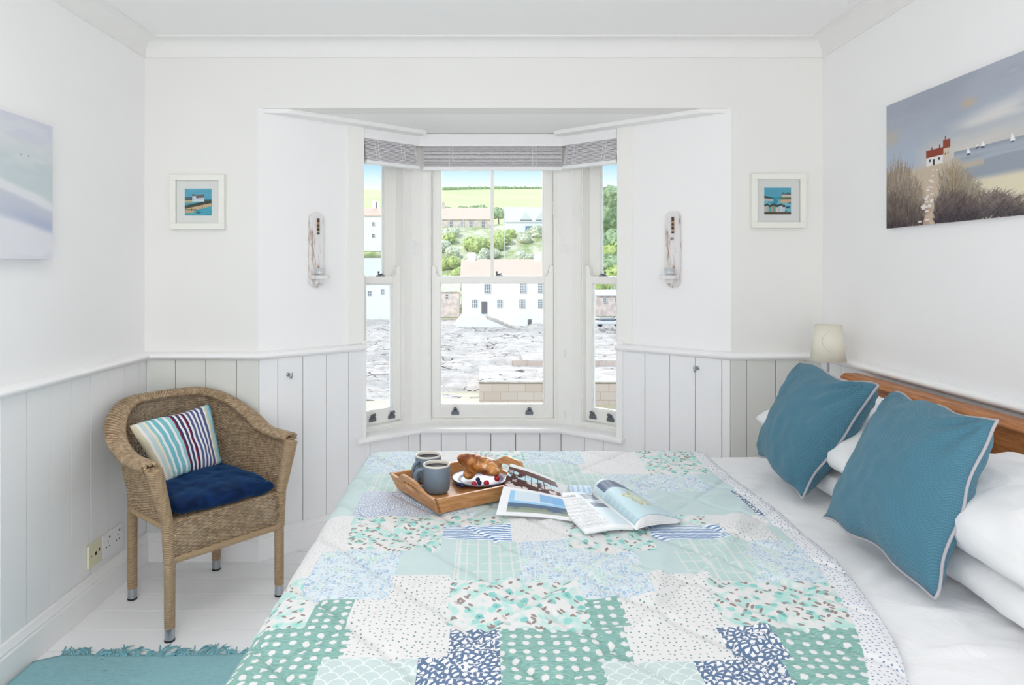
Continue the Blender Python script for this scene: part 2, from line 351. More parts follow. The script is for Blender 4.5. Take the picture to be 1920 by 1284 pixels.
# ---------------------------------------------------------------- room shell
XL, XR, YB, YR = -1.5, 1.5, 3.02, -1.6
ZC, ZB = 2.29, 1.995           # ceiling, bay ceiling
A, B, C, D = Vector((-.998, YB)), Vector((-.335, 3.58)), Vector((.407, 3.58)), Vector((1.094, YB))
eL = (B-A).normalized(); nL = Vector((-eL.y, eL.x)); eR = (C-D).normalized(); nR = Vector((-eR.y*-1, eR.x*-1))
def Lp(a, w=0): return A+eL*a+nL*w
def Rp(a, w=0): return D+eR*a+nR*w
aL, aR = .528, .556            # where the side windows begin
T = .16
w_ = MB().box((XL-.12, YR, 0), (XL, YB+.12, ZC+.1)); struct(w_.build('wall_left', M['plaster']), 'white painted left wall with boarded dado', 'wall')
w_ = MB().box((XR, YR, 0), (XR+.12, YB+.12, ZC+.1)); struct(w_.build('wall_right', M['plaster']), 'white painted right wall behind the bed', 'wall')
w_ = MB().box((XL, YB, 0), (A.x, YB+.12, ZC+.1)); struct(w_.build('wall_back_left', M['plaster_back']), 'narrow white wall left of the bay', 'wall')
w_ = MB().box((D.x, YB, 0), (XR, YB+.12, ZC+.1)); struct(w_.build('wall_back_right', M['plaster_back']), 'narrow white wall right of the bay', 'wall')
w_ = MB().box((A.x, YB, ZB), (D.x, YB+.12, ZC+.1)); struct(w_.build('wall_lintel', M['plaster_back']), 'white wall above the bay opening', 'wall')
w_ = MB().sweep([(0, 0), (0, ZB+.02), (-T, ZB+.02), (-T, 0)], [A, Lp(aL)]); struct(w_.build('wall_bay_left', M['plaster']), 'angled white wall on the left of the bay', 'wall')
w_ = MB().sweep([(0, 0), (0, ZB+.02), (-T, ZB+.02), (-T, 0)], [Rp(aR), D]); struct(w_.build('wall_bay_right', M['plaster']), 'angled white wall on the right of the bay', 'wall')
w_ = MB().sweep([(0, 0), (0, .43), (-T, .43), (-T, 0)], [Lp(aL), B, C, Rp(aR)]); struct(w_.build('wall_bay_front', M['gloss']), 'low wall under the bay windows', 'wall')
w_ = MB()                       # rear wall behind the viewpoint, with an opening added for fill light
wx0, wx1, wz0, wz1 = -1.25, 1.15, .08, 2.12
w_.box((XL, YR-.12, 0), (wx0, YR, ZC+.1)); w_.box((wx1, YR-.12, 0), (XR, YR, ZC+.1)); w_.box((wx0, YR-.12, 0), (wx1, YR, wz0)); w_.box((wx0, YR-.12, wz1), (wx1, YR, ZC+.1))
struct(w_.build('wall_rear', M['plaster']), 'white wall behind the viewpoint', 'wall')
struct(MB().box((XL-.12, YR-.12, ZC), (XR+.12, YB+.0, ZC+.12)).build('ceiling', M['ceiling']), 'white painted ceiling', 'ceiling')
po = [(A.x+.002, YB+.1195), (D.x-.002, YB+.1195), (D.x+.2, YB+.3), (.6, 3.9), (-.55, 3.9), (A.x-.2, YB+.3)]
struct(MB().prism(po, ZB, ZB+.1).build('ceiling_bay', M['ceiling']), 'low white ceiling over the bay', 'ceiling')
# floor: boards running left to right with narrow gaps
fl = MB(); y = 3.64+.135*.0; edges = []
y = 2.695
while y < 3.7: y += .135
while y > YR: edges.append(y); y -= .135
rb = random.Random(3)
for i in range(len(edges)-1):
    xs = [XL-.02, XR+.02]
    if i % 3 == 1: xs = [XL-.02, rb.uniform(-.9, .9), XR+.02]
    for a, b in zip(xs[:-1], xs[1:]):
        fl.box((a+.0008, edges[i+1]+.0021, -.02), (b-.0008, edges[i]-.0021, rb.uniform(-.0008, 0)))
fo = fl.build('floor', M['floor'], bevel=.0005); struct(fo, 'white painted floorboards with worn gaps', 'floor')
b_ = MB().box((XL-.02, YR, -.05), (XR+.02, 3.8, -.0085)).build('board_gap', M['floor_gap'], fo)
# boarding
def boarding(name, p, q, cuts, mat, z0=.0, z1=.885, proud=.015, ang_end=0, skip=0):
    p = Vector(p); q = Vector(q); L = (q-p).length; d = (q-p)/L; n = Vector((d.y, -d.x))
    cs = sorted([0]+[c for c in cuts if .012 < c < L-.012]+[L]); mb = MB(); bk = MB()
    rb = random.Random(hash(name) % 100 if False else len(cuts)*7)
    for i in range(len(cs)-1):
        g = .0014 if i else 0; g2 = .0014 if i < len(cs)-2 else 0; pr = proud-rb.uniform(0, .0015)
        a = p+d*(cs[i]+g+rb.uniform(-.0003, .0008)*(1 if i else 0)); b = p+d*(cs[i+1]-g2)
        mb.prism([a+n*.0012, b+n*.0012, b+n*pr, a+n*pr], z0, z1)
    o = mb.build(name, mat, bevel=.0005); struct(o)
    bk.prism([p+n*.0002, q+n*.0002, q+n*.001, p+n*.001], z0, z1); bk.build('board_gap', M['gap'], o)
    return o
def proj_cuts(p, q, pxs, proud=.015):        # groove positions measured in the photo
    p = Vector(p); q = Vector(q); d = (q-p).normalized(); n = Vector((d.y, -d.x)); P = p+n*proud; out = []
    for u in pxs:
        k = (u-U0)/F; out.append((k*P.y-P.x)/(d.x-k*d.y))
    return out
struct(boarding('trim_boards_left', (XL, YR), (XL, YB), [2.218+.1212*k-YR for k in range(-32, 8)], M['board']), 'white boarding on the left wall', 'boarding')
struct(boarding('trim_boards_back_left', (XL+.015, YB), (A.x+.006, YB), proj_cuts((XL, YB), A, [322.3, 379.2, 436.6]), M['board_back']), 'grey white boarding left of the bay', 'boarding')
struct(boarding('trim_boards_bay_left', A, Lp(aL), proj_cuts(A, B, [521, 568, 612, 654]), M['board']), 'white boarding on the left angle of the bay', 'boarding')
struct(boarding('trim_boards_bay_right', Rp(aR), D, proj_cuts(Rp(aR), D, [1209, 1255.5, 1303.5, 1353]), M['board']), 'white boarding on the right angle of the bay', 'boarding')
pj = Lp(aL)
struct(boarding('trim_boards_sill_left', pj, B-eL*.012, proj_cuts(pj, B, [694, 766]), M['board'], z1=.44), 'white boarding under the left bay window', 'boarding')
struct(boarding('trim_boards_sill_middle', B+Vector((.006, 0)), C-Vector((.006, 0)), proj_cuts(B, C, [825.2, 871.4, 918, 964.5, 1010.4]), M['board'], z1=.44), 'white boarding under the middle bay window', 'boarding')
struct(boarding('trim_boards_sill_right', C-eR*.012, Rp(aR), proj_cuts(C, D, [1092, 1127, 1166.5]), M['board'], z1=.44), 'white boarding under the right bay window', 'boarding')
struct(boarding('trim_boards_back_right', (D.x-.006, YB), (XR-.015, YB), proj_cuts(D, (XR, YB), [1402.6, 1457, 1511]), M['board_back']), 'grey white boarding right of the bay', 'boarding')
struct(boarding('trim_boards_right', (XR, YB), (XR, YR), [YB-(1.983+.1218*k) for k in range(-30, 9)], M['board']), 'white boarding behind the bed', 'boarding')
# dado rail, skirting, cornice, sill
dado = [(0, .878), (.017, .880), (.024, .884), (.036, .888), (.042, .896), (.042, .903), (.034, .911), (.02, .915), (0, .916)]
struct(MB().sweep(dado, [(XL, YR), (XL, YB), A, Lp(aL)]).build('trim_dado_left', M['gloss'], auto=50), 'rounded white dado rail on the left', 'rail')
struct(MB().sweep(dado, [Rp(aR), D, (XR, YB), (XR, YR)]).build('trim_dado_right', M['gloss'], auto=50), 'rounded white dado rail on the right', 'rail')
sk = [(.015, 0), (.034, 0), (.034, .088), (.029, .094), (.031, .101), (.025, .109), (.022, .122), (.015, .126)]
struct(MB().sweep(sk, [(XL, YR), (XL, YB), A, B, C, D, (XR, YB), (XR, YR)]).build('baseboard_room', M['gloss'], auto=30), 'moulded white skirting board round the room', 'skirting')
cr = [(0, ZC-.075)]+[(.006, ZC-.075)]+[(.006+.07*(1-math.cos(t*PI/2/8)), ZC-.072+.066*math.sin(t*PI/2/8)) for t in range(9)]+[(.082, ZC-.006), (.082, ZC), (0, ZC)]
struct(MB().sweep(cr, [(XL, YR), (XL, YB), (XR, YB), (XR, YR)]).build('trim_cornice', M['cornice'], auto=30), 'plain coved white cornice', 'cornice')
sill = [(-.1, .43), (.03, .43)]+[(.036+.014*math.cos(t), .443+.013*math.sin(t)) for t in [-PI/2+PI*i/8 for i in range(9)]]+[(-.1, .456)]
kL = Lp(aL-.05); kR = Rp(aR-.045)
struct(MB().sweep(sill, [Lp(aL-.003), B, C, Rp(aR-.003)]).build('trim_sill', M['gloss'], auto=50), 'rounded white window sill following the bay', 'sill')
horn = [(.0155, .43), (.03, .43)]+sill[2:-1]+[(.0155, .456)]
struct(MB().sweep(horn, [kL, Lp(aL-.003)]).build('trim_sill_end_left', M['gloss'], auto=50), 'left end of the rounded window sill', 'sill')
struct(MB().sweep(horn, [Rp(aR-.003), kR]).build('trim_sill_end_right', M['gloss'], auto=50), 'right end of the rounded window sill', 'sill')
def strip(name, P, a0, a1, w0, w1, z0, z1, mat, lab, cat, rev=False):
    pl = [P(a0, w0), P(a1, w0), P(a1, w1), P(a0, w1)]
    return struct(MB().prism(pl, z0, z1).build(name, mat, bevel=.002), lab, cat)
strip('trim_architrave_left', Lp, aL-.088, aL, -.012, .07, .916, ZB, M['gloss_warm'], 'upright casing left of the left bay window', 'casing')
strip('trim_architrave_right', Rp, aR-.078, aR, -.012, .07, .916, ZB, M['gloss_warm'], 'upright casing right of the right bay window', 'casing')
strip('trim_reveal_left', Lp, aL-.013, aL+.008, -.022, .07, .456, .93, M['gloss'], 'narrow upright edge below the left casing', 'casing')
strip('trim_reveal_right', Rp, aR-.036, aR-.002, -.022, .07, .456, .93, M['gloss'], 'narrow upright edge below the right casing', 'casing')
# ceiling battens of the bay
for nm, P, a1, mir in (('left', Lp, aL+.33, 1), ('right', Rp, aR+.33, 1)):
    pl = [P(.02, 0), P(a1, 0), P(a1, -.075), P(.11, -.075)]
    struct(MB().prism(pl, ZB-.02, ZB).build('trim_batten_'+nm, M['ceiling'], bevel=.002), 'flat white batten on the bay ceiling, %s side' % nm, 'batten')
# ---------------------------------------------------------------- windows
def window(idx, P, a0, a1, o0, o1, gl, gu, bar, label, lifts, flip=1):
    """P(a,w) plan map; a0..a1 frame board, o0..o1 opening, gl/gu glass edges of the lower/upper sash"""
    def bx(mb, x0, x1, w0, w1, z0, z1):
        mb.prism([P(x0, w0), P(x1, w0), P(x1, w1), P(x0, w1)], z0, z1)
    root = bpy.data.objects.new('window_%d' % idx, None); COL.objects.link(root); p = P((o0+o1)/2, .1); root.location = (p.x, p.y, .456)
    struct(root, label, 'window')
    inv = Matrix.Translation(-root.location)
    def bld(mb, name, mat, par=root, **k):
        if par is root: mb.v = [tuple(inv @ Vector(q)) for q in mb.v]
        return mb.build(name, mat, par, **k)
    f = MB(); bx(f, a0, o0, .07, .2, .45, ZB); bx(f, o1, a1, .07, .2, .45, ZB); bx(f, o0, o1, .07, .2, .45, .482); bx(f, o0, o1, .07, .2, 1.965, ZB)
    bx(f, o0-.012, o0-.003, .062, .07, .47, ZB); bx(f, o1+.003, o1+.012, .062, .07, .47, ZB); bx(f, o0-.003, o1+.003, .062, .07, .47, .479)
    bld(f, 'frame', M['gloss_warm'], bevel=.0015)
    def sash(name, w0, g0, g1, z0, z1, b0, b1, rail_top):
        s_ = MB(); s = .001
        bx(s_, o0+s, g0, w0, w0+.035, z0, z1); bx(s_, g1, o1-s, w0, w0+.035, z0, z1)
        bx(s_, g0, g1, w0, w0+.035, z0, z0+b0); bx(s_, g0, g1, w0, w0+.035, z1-b1, z1)
        # thin glazing bead step
        for (x0, x1, zz0, zz1) in ((g0, g0+.004, z0+b0, z1-b1), (g1-.004, g1, z0+b0, z1-b1), (g0, g1, z0+b0, z0+b0+.004), (g0, g1, z1-b1-.004, z1-b1)):
            bx(s_, x0, x1, w0+.01, w0+.03, zz0, zz1)
        if bar is not None and name == 'upper_sash': bx(s_, bar-.009, bar+.009, w0+.003, w0+.03, z0+b0, z1-b1)
        so = bld(s_, name, M['gloss_warm'], bevel=.0012)
        g_ = MB(); bx(g_, g0, g1, w0+.018, w0+.021, z0+b0, z1-b1); g_.v = [tuple(inv @ Vector(q)) for q in g_.v]
        g_.build('pane', M['glass'], so)
        if name == 'lower_sash':
            hn = None
        return so
    lo = sash('lower_sash', .098, gl[0], gl[1], .486, 1.243, .066, .036, 0)
    up = sash('upper_sash', .138, gu[0], gu[1], 1.206, 1.965, .036, .04, 0)
    # horns: small curved brackets above the meeting rail, at both stiles
    for s, e in ((o0, 1), (o1, -1)):
        h = MB(); prof = [(0, 1.243), (.033, 1.243), (.030, 1.252), (.022, 1.262), (.024, 1.275), (.018, 1.292), (.018, 1.30), (0, 1.30)]
        vs = []
        for ww in (.100, .132):
            for (x, z) in prof:
                q = P(s+e*(x+.001), ww); vs.append((q.x, q.y, z))
        n = len(prof); h.add(vs, [tuple(range(n)), tuple(range(n, 2*n))[::-1]]+[(i, (i+1) % n, n+(i+1) % n, n+i) for i in range(n)])
        h.v = [tuple(inv @ Vector(q)) for q in h.v]; h.build('sash_horn', M['gloss_warm'], lo)
    # lifts
    for a in lifts:
        h = MB(); bx(h, a-.021, a+.021, .0935, .098, .498, .514); bx(h, a-.016, a+.016, .092, .098, .514, .522); bx(h, a-.010, a+.010, .090, .098, .522, .533)
        q0 = [P(a, .094), P(a, .083), P(a, .074), P(a, .070)]; zs = [.527, .534, .537, .532]
        h.tube([(q.x, q.y, z) for q, z in zip(q0, zs)], [.008, .008, .008, .006], 8)
        h.v = [tuple(inv @ Vector(q)) for q in h.v]; h.build('sash_lift', M['pewter'], lo, smooth=False, bevel=.001)
    # fastener on the meeting rail
    am = (gl[0]+gl[1])/2+(.025 if bar is not None else 0); h = MB(); bx(h, am-.006, am+.032, .104, .128, 1.243, 1.250)
    q = P(am, .112); h.tube([(q.x, q.y, 1.25), (q.x, q.y, 1.262)], .004, 8); h.lathe([(0.0001, -.006), (.005, -.004), (.0065, 0), (.005, .004), (.0001, .006)], (q.x, q.y, 1.266), 10)
    q1 = P(am+.026, .112); h.tube([(q.x, q.y, 1.252), (q1.x, q1.y, 1.256)], .004, 6)
    h.v = [tuple(inv @ Vector(q)) for q in h.v]; h.build('sash_fastener', M['pewter'], lo)
    return root
window(1, Lp, aL, .894, .565, .81, (.606, .765), (.612, .738), None, 'narrow left sash window of the bay', (.64, .755))
window(2, lambda a, w: Vector((a, 3.58+w)), -.36, .4365, -.282, .376, (-.236, .326), (-.233, .324), .046, 'wide middle sash window of the bay', (-.153, .245))
window(3, Rp, aR, .911, .578, .80, (.618, .762), (.622, .735), None, 'narrow right sash window of the bay', (.65, .753))
pa, pb = Lp(.868, .07), Lp(.874, .12)
struct(MB().prism([Lp(.866, .069), (-.325, 3.649), (-.325, 3.69), Lp(.866, .11)], .456, ZB).build('trim_corner_post_left', M['gloss_warm']), 'white corner post between left and middle windows', 'post')
struct(MB().prism([Rp(.866, .069), Rp(.866, .11), (.402, 3.69), (.402, 3.649)], .456, ZB).build('trim_corner_post_right', M['gloss_warm']), 'white corner post between middle and right windows', 'post')
# pelmet
pel = [(.001, 1.928), (.001, 1.992), (-.016, 1.992), (-.016, 1.928)]
pm = thing('pelmet', 'white boxed pelmet above the blinds, running round the bay', 'pelmet', (0, 3.58, 1.93))
mb = MB().sweep(pel, [Lp(aL+.006), B, C, Rp(aR+.006)]); mb.v = [(x, y-3.58, z-1.93) for x, y, z in mb.v]; mb.build('fascia', M['gloss'], pm, bevel=.0015)
# blinds
def blind(P, a0, a1, lab, tilt, ladders, seed):
    rd = random.Random(seed); q = P((a0+a1)/2, .03); z0, z1 = 1.815, 1.985
    root = thing('venetian_blind', lab, 'blind', (q.x, q.y, z0), group='raised blinds in the bay windows')
    def loc(mb): mb.v = [(x-q.x, y-q.y, z-z0) for x, y, z in mb.v]; return mb
    s = MB(); n = 18
    for i in range(n):
        f = i/(n-1); z = z0+.008+f*.122; off = -tilt*(1-f)**2*.03+rd.uniform(-.003, .0012)
        s.prism([P(a0, .018+off), P(a1, .018+off), P(a1, .056+off), P(a0, .056+off)], z, z+.0042)
    loc(s).build('slats', M['slat'], root)
    s = MB(); off = -tilt*.034
    s.prism([P(a0-.003, .016+off), P(a1+.003, .016+off), P(a1+.003, .058+off), P(a0-.003, .058+off)], z0-.012, z0+.006); loc(s).build('bottom_rail', M['white_plastic'], root, bevel=.003)
    s = MB(); s.prism([P(a0, .02), P(a1, .02), P(a1, .056), P(a0, .056)], 1.955, 1.985); loc(s).build('head_rail', M['white_plastic'], root)
    s = MB()
    for l in ladders:
        a = a0+(a1-a0)*l
        for da in (-.009, .009):
            s = MB(); pts = []
            for i in range(30):
                f = i/29; z = z0+f*.13; p = P(a+da+.0022*math.sin(i*2.4+seed), .0155-tilt*(1-f)**2*.03-.001); pts.append((p.x, p.y, z))
            s.tube(pts, .0014, 5); loc(s).build('ladder_cord', M['cord'], root)
    return root, loc
bl, ll = blind(Lp, .545, .853, 'white blind drawn up on the left window, bottom rail tilted out', 1, (.22, .72), 1)
s = MB(); P = Lp; a = .83; p = P(a, .0)
pts = [(p.x, p.y, 1.81-.02*i) for i in range(19)]; s.tube(pts, .0018, 6)
for r0, ph in ((.013, 0), (.010, 1.1)):
    s.tube([(p.x+r0*math.cos(t)*eL.x, p.y+r0*math.cos(t)*eL.y-.003*math.sin(t*2+ph), 1.405+.028*math.sin(t)-.01*ph) for t in [2*PI*i/20 for i in range(20)]], .002, 6, closed=True)
s.tube([(p.x, p.y, 1.38), (p.x, p.y, 1.352)], [.004, .006], 8)
ll(s).build('pull_cord', M['cord'], bl)
PM = lambda a, w: Vector((a, 3.58+w))
bl, ll = blind(PM, -.318, .413, 'long white blind drawn up on the middle window', .0, (.2, .8), 2)
s = MB()
def px_line(pts, Y): return [tuple(at(u, v, Y)) for u, v in pts]
s.tube(px_line([(1032, 317), (1035, 370), (1038, 395)], 3.585), .0014, 6); s.tube(px_line([(1040, 317), (1040, 360), (1038, 390)], 3.583), .0014, 6)
s.tube(px_line([(1038, 384), (1038, 404)], 3.58), .0042, 8)
s.tube(px_line([(1039, 404), (1050, 435), (1060, 460)], 3.585), .0014, 6); s.tube(px_line([(1060, 458), (1060, 476)], 3.59), .0045, 8)
ll(s).build('pull_cord', M['cord'], bl)
bl, ll = blind(Rp, .562, .868, 'white blind drawn up on the right window beside its hanging cord', 1, (.25, .8), 3)
s = MB(); s.tube(px_line([(1074, 318), (1074, 380)], 3.52), .0016, 6); s.tube(px_line([(1074, 378), (1074, 406)], 3.52), .004, 8); ll(s).build('pull_cord', M['cord'], bl)
for v0 in (663, 778):
    p = at(1059, v0, 3.62); o = MB().box((p.x-.004, p.y, p.z-.018), (p.x+.004, p.y+.029, p.z+.018)).build('cord_clip', M['white_plastic'], bevel=.002)
    tag(o, 'small white cord clip on the right corner post, %s' % ('upper one' if v0 == 663 else 'lower one near the sill'), 'clip', 'cord clips')
# hooks
for nm, px, P, lab in (('l', (540, 702), Lp, 'small chrome coat hook on the left angled boarding'), ('r', (1308, 690), Rp, 'small chrome coat hook on the right angled boarding')):
    k = (px[0]-U0)/F; a = None
    O = P(0, -.015); e = eL if nm == 'l' else eR; a = (k*O.y-O.x)/(e.x-k*e.y); q = P(a, -.015); n = -(nL if nm == 'l' else nR); z = H-(px[1]-V0)*q.y/F
    h = MB(); c0 = Vector((q.x, q.y, z)); N = Vector((n.x, n.y, 0))
    h.tube([c0, c0+N*.004], .009, 12); h.tube([c0+N*.003, c0+N*.014+Vector((0, 0, -.003)), c0+N*.026+Vector((0, 0, -.014)), c0+N*.038+Vector((0, 0, -.012)), c0+N*.045+Vector((0, 0, .002)), c0+N*.043+Vector((0, 0, .014))], .003, 8)
    tag(h.build('coat_hook', M['chrome'], smooth=True), lab, 'hook')

# ---------------------------------------------------------------- bed
ZT = .598; XF, YN, YF = -.385, 1.0, 2.515     # foot edge, near edge, far edge of the flat top
bed = thing('bed', 'oak double bed with slatted headboard against the right wall', 'bed', (.5, 1.8, 0))
def B_(mb): mb.v = [(x-.5, y-1.8, z) for x, y, z in mb.v]; return mb
hx = 1.405; y0, y1 = 1.0, 2.615
hb = MB()
prof = [(hx-.022, .858), (hx-.022, .866), (hx-.008, .879), (hx+.045, .879), (hx+.045, .858)]
vs = []
for yy in (y0-.03, y1+.035): vs += [(x, yy, z) for x, z in prof]
n = len(prof); hb.add(vs, [tuple(range(n)), tuple(range(n, 2*n))[::-1]]+[(i, (i+1) % n, n+(i+1) % n, n+i) for i in range(n)])
B_(hb).build('cap_rail', M['oak'], bed, bevel=.003)
B_(MB().box((hx, y0+.05, .762), (hx+.024, y1-.045, .858))).build('top_rail', M['oak'], bed, bevel=.002)
B_(MB().box((hx, y0+.05, .30), (hx+.024, y1-.045, .42))).build('lower_rail', M['oak'], bed, bevel=.002)
for a in (y0, y1-.045): B_(MB().box((hx-.008, a, 0), (hx+.036, a+.045, .858))).build('headboard_post', M['oak'], bed, bevel=.003)
k = 0; yy = y1-.045-.052
while yy > y0+.08:
    B_(MB().box((hx+.006, yy-.032, .42), (hx+.018, yy, .762))).build('slat', M['oak'], bed, bevel=.0015); yy -= .082
for a in (YN+.03, YF-.055): B_(MB().box((XF+.03, a, .2), (hx, a+.025, .32))).build('side_rail', M['oak'], bed)
B_(MB().box((XF+.02, YN+.03, .2), (XF+.045, YF-.03, .32))).build('foot_rail', M['oak'], bed)
for a in (YN+.04, YF-.09): B_(MB().box((XF+.046, a+.016, 0), (XF+.095, a+.05, .32))).build('leg', M['oak'], bed)
mt = MB().box((XF+.05, YN+.06, .322), (1.39, YF-.06, ZT-.03)).build('mattress', M['cotton'], bevel=.03)
tag(mt, 'mattress under the white sheet and patchwork quilt', 'mattress')
EDGE = np.polyfit([.98, 1.117, 1.354, 1.6, 1.85, 2.1, 2.3, 2.48, 2.62], [.625, .685, .785, .825, .820, .812, .815, .822, .828], 4)
def qedge(y):      # right-hand edge of the quilt across the bed
    y = min(max(y, 1.0), 2.6); return float(np.polyval(EDGE, y))
def bed_z(x, y):
    return ZT+.004*nz(x*3, y*3, 1)+.003*nz(x*7, y*9, 4)
def drape(p, q, lift, r=.055, xf=XF, yn=YN, yf=YF, flare=.1):
    ex = min(0, p-xf); ey = (q-yf) if q > yf else (q-yn if q < yn else 0)
    x, y = max(p, xf), min(max(q, yn), yf)
    z = bed_z(x, y)+lift; d = math.hypot(ex, ey); r = r+lift*.6
    if d > 1e-6:
        ux, uy = ex/d, ey/d
        if d < r*PI/2: ho, dr = r*math.sin(d/r), r*(1-math.cos(d/r))
        else: e = d-r*PI/2; ho, dr = r+e*flare+.012*math.sin(p*19+q*23)*min(1, e*6), r+e
        x += ux*ho; y += uy*ho; z -= dr
    return Vector((x, y, z))
def seg_dist(px, py, ax, ay, bx, by):
    dx, dy = bx-ax, by-ay; t = max(0, min(1, ((px-ax)*dx+(py-ay)*dy)/(dx*dx+dy*dy))); return math.hypot(px-ax-t*dx, py-ay-t*dy), t
folds = [((1.0, .62), (1.75, .62)), ]
wr = []                                   # wrinkles: start, end, height, width
rw = random.Random(5)
for i in range(34):
    x = rw.uniform(-.25, .75); y = rw.uniform(1.05, 2.1); a = rw.uniform(.35, 1.0); L = rw.uniform(.1, .3)
    wr.append((x, y, x+L*math.cos(a), y+L*math.sin(a)*.9, rw.uniform(.002, .006), rw.uniform(.012, .022)))
wr += [(.06, 1.28, .36, 1.62, .012, .03), (.30, 1.25, .42, 1.60, .009, .022), (-.05, 1.33, .25, 1.72, .008, .025), (.42, 1.38, .74, 1.9, .007, .02), (-.22, 1.15, .02, 1.5, .006, .02)]
def wrinkle(x, y, W):
    s = 0
    for (ax, ay, bx, by, h, w) in W:
        if min(ax, bx)-.08 < x < max(ax, bx)+.08 and min(ay, by)-.08 < y < max(ay, by)+.08:
            d, t = seg_dist(x, y, ax, ay, bx, by)
            if d < w*2.5: s += h*math.exp(-(d/w)**2)*math.sin(PI*min(1, max(0, t*.9+.05)))
    return s
# fitted sheet
ws = []
for i in range(46):
    x = rw.uniform(.72, 1.25); y = rw.uniform(1.02, 2.4); a = rw.uniform(-.5, .9); L = rw.uniform(.1, .28)
    ws.append((x, y, x+L*math.cos(a), y+L*math.sin(a), rw.uniform(.003, .009), rw.uniform(.008, .018)))
mb = MB()
def fs(u, v):
    p = -.38+.0+(1.385+.38)*u; q = YN-.3+(YF-YN+.62)*v
    P_ = drape(p, q, -.012); P_.x = max(P_.x, -.37)
    if p > .6: P_.z += wrinkle(p, q, ws)*1.3
    return P_
mb.grid(150, 150, fs); o = mb.build('bed_sheet', M['cotton'], smooth=True)
md = o.modifiers.new('t', 'SOLIDIFY'); md.thickness = .004; md.offset = -1
tag(o, 'white cotton sheet stretched over the bed below the pillows', 'sheet')
# quilt: patches in photo rows (v range, list of (u0,u1,type))
rows = [
 (1246, 1420, [(200, 598, 'G'), (598, 783, 'S'), (783, 941, 'N'), (941, 1134, 'G'), (1134, 1312, 'S'), (1312, 1472, 'N'), (1472, 1800, 'G')]),
 (1185, 1246, [(200, 420, 'F'), (420, 650, 'G'), (650, 839, 'W'), (839, 941, 'N'), (941, 1177, 'G'), (1177, 1358, 'W'), (1358, 1468, 'N'), (1468, 1800, 'G')]),
 (1131, 1185, [(200, 585, 'F'), (585, 655, 'G'), (655, 841, 'W'), (841, 1105, 'F'), (1105, 1173, 'G'), (1173, 1350, 'W'), (1350, 1800, 'F')]),
 (1097, 1131, [(200, 562, 'F'), (562, 730, 'B'), (730, 843, 'W'), (843, 1090, 'F'), (1090, 1222, 'B'), (1222, 1335, 'W'), (1335, 1800, 'F')]),
 (1086, 1097, [(200, 560, 'F'), (560, 732, 'B'), (732, 845, 'W'), (845, 976, 'P'), (976, 1214, 'B'), (1214, 1330, 'W'), (1330, 1420, 'P'), (1420, 1800, 'B')]),
 (1040, 1086, [(200, 590, 'X'), (590, 745, 'B'), (745, 850, 'D'), (850, 976, 'P'), (976, 1200, 'B'), (1200, 1278, 'D'), (1278, 1415, 'P'), (1415, 1800, 'B')]),
 (1018, 1040, [(200, 650, 'X'), (650, 828, 'F'), (828, 850, 'D'), (850, 976, 'P'), (976, 1060, 'B'), (1060, 1230, 'F'), (1230, 1265, 'D'), (1265, 1400, 'P'), (1400, 1800, 'B')]),
 (990, 1018, [(200, 655, 'X'), (655, 828, 'F'), (828, 957, 'V'), (957, 1060, 'X'), (1060, 1222, 'F'), (1222, 1358, 'V'), (1358, 1450, 'W'), (1450, 1800, 'D')]),
 (972, 990, [(200, 660, 'X'), (660, 826, 'F'), (826, 955, 'F'), (955, 1060, 'X'), (1060, 1220, 'F'), (1220, 1330, 'F'), (1330, 1440, 'X'), (1440, 1800, 'D')]),
 (926, 972, [(200, 672, 'D'), (672, 812, 'M'), (812, 892, 'B'), (892, 1010, 'D'), (1010, 1100, 'F'), (1100, 1230, 'B'), (1230, 1395, 'D'), (1395, 1800, 'N')]),
 (893, 926, [(200, 688, 'D'), (688, 790, 'P'), (790, 900, 'B'), (900, 1018, 'X'), (1018, 1130, 'P'), (1130, 1320, 'B'), (1320, 1800, 'D')]),
 (874, 893, [(200, 690, 'D'), (690, 780, 'B'), (780, 900, 'X'), (900, 985, 'P'), (985, 1090, 'P'), (1090, 1215, 'X'), (1215, 1800, 'F')]),
 (700, 874, [(200, 680, 'D'), (680, 780, 'B'), (780, 900, 'X'), (900, 985, 'F'), (985, 1090, 'B'), (1090, 1200, 'X'), (1200, 1290, 'F'), (1290, 1800, 'F')])]
prow = []
for (v0, v1, lst) in rows:
    ya, yb = F*(H-.6)/(v1-V0), F*(H-.6)/(v0-V0); vm = (v0+v1)/2 if v1 < 1300 else 1262
    if v0 == 700: yb = 4.0; vm = 862
    if v1 == 1420: ya = 0
    Ym = F*(H-.6)/(vm-V0); prow.append((ya, yb, [((a-U0)*Ym/F, (b-U0)*Ym/F, t) for a, b, t in lst]))
def patch(p, q):
    if p > qedge(q)-(.055+.025*max(0, 1.6-q)): return 'E'
    for ya, yb, L in prow:
        if ya <= q < yb:
            for a, b, t in L:
                if p < b: return t
            return L[-1][2]
    return 'D'
NXq, NYq = 236, 250; p0 = XF-.34; q0, q1 = YN-.1, YF+.24
keys = list(Q.keys()); vs = []; uvs = []; fs_ = []; mi = []
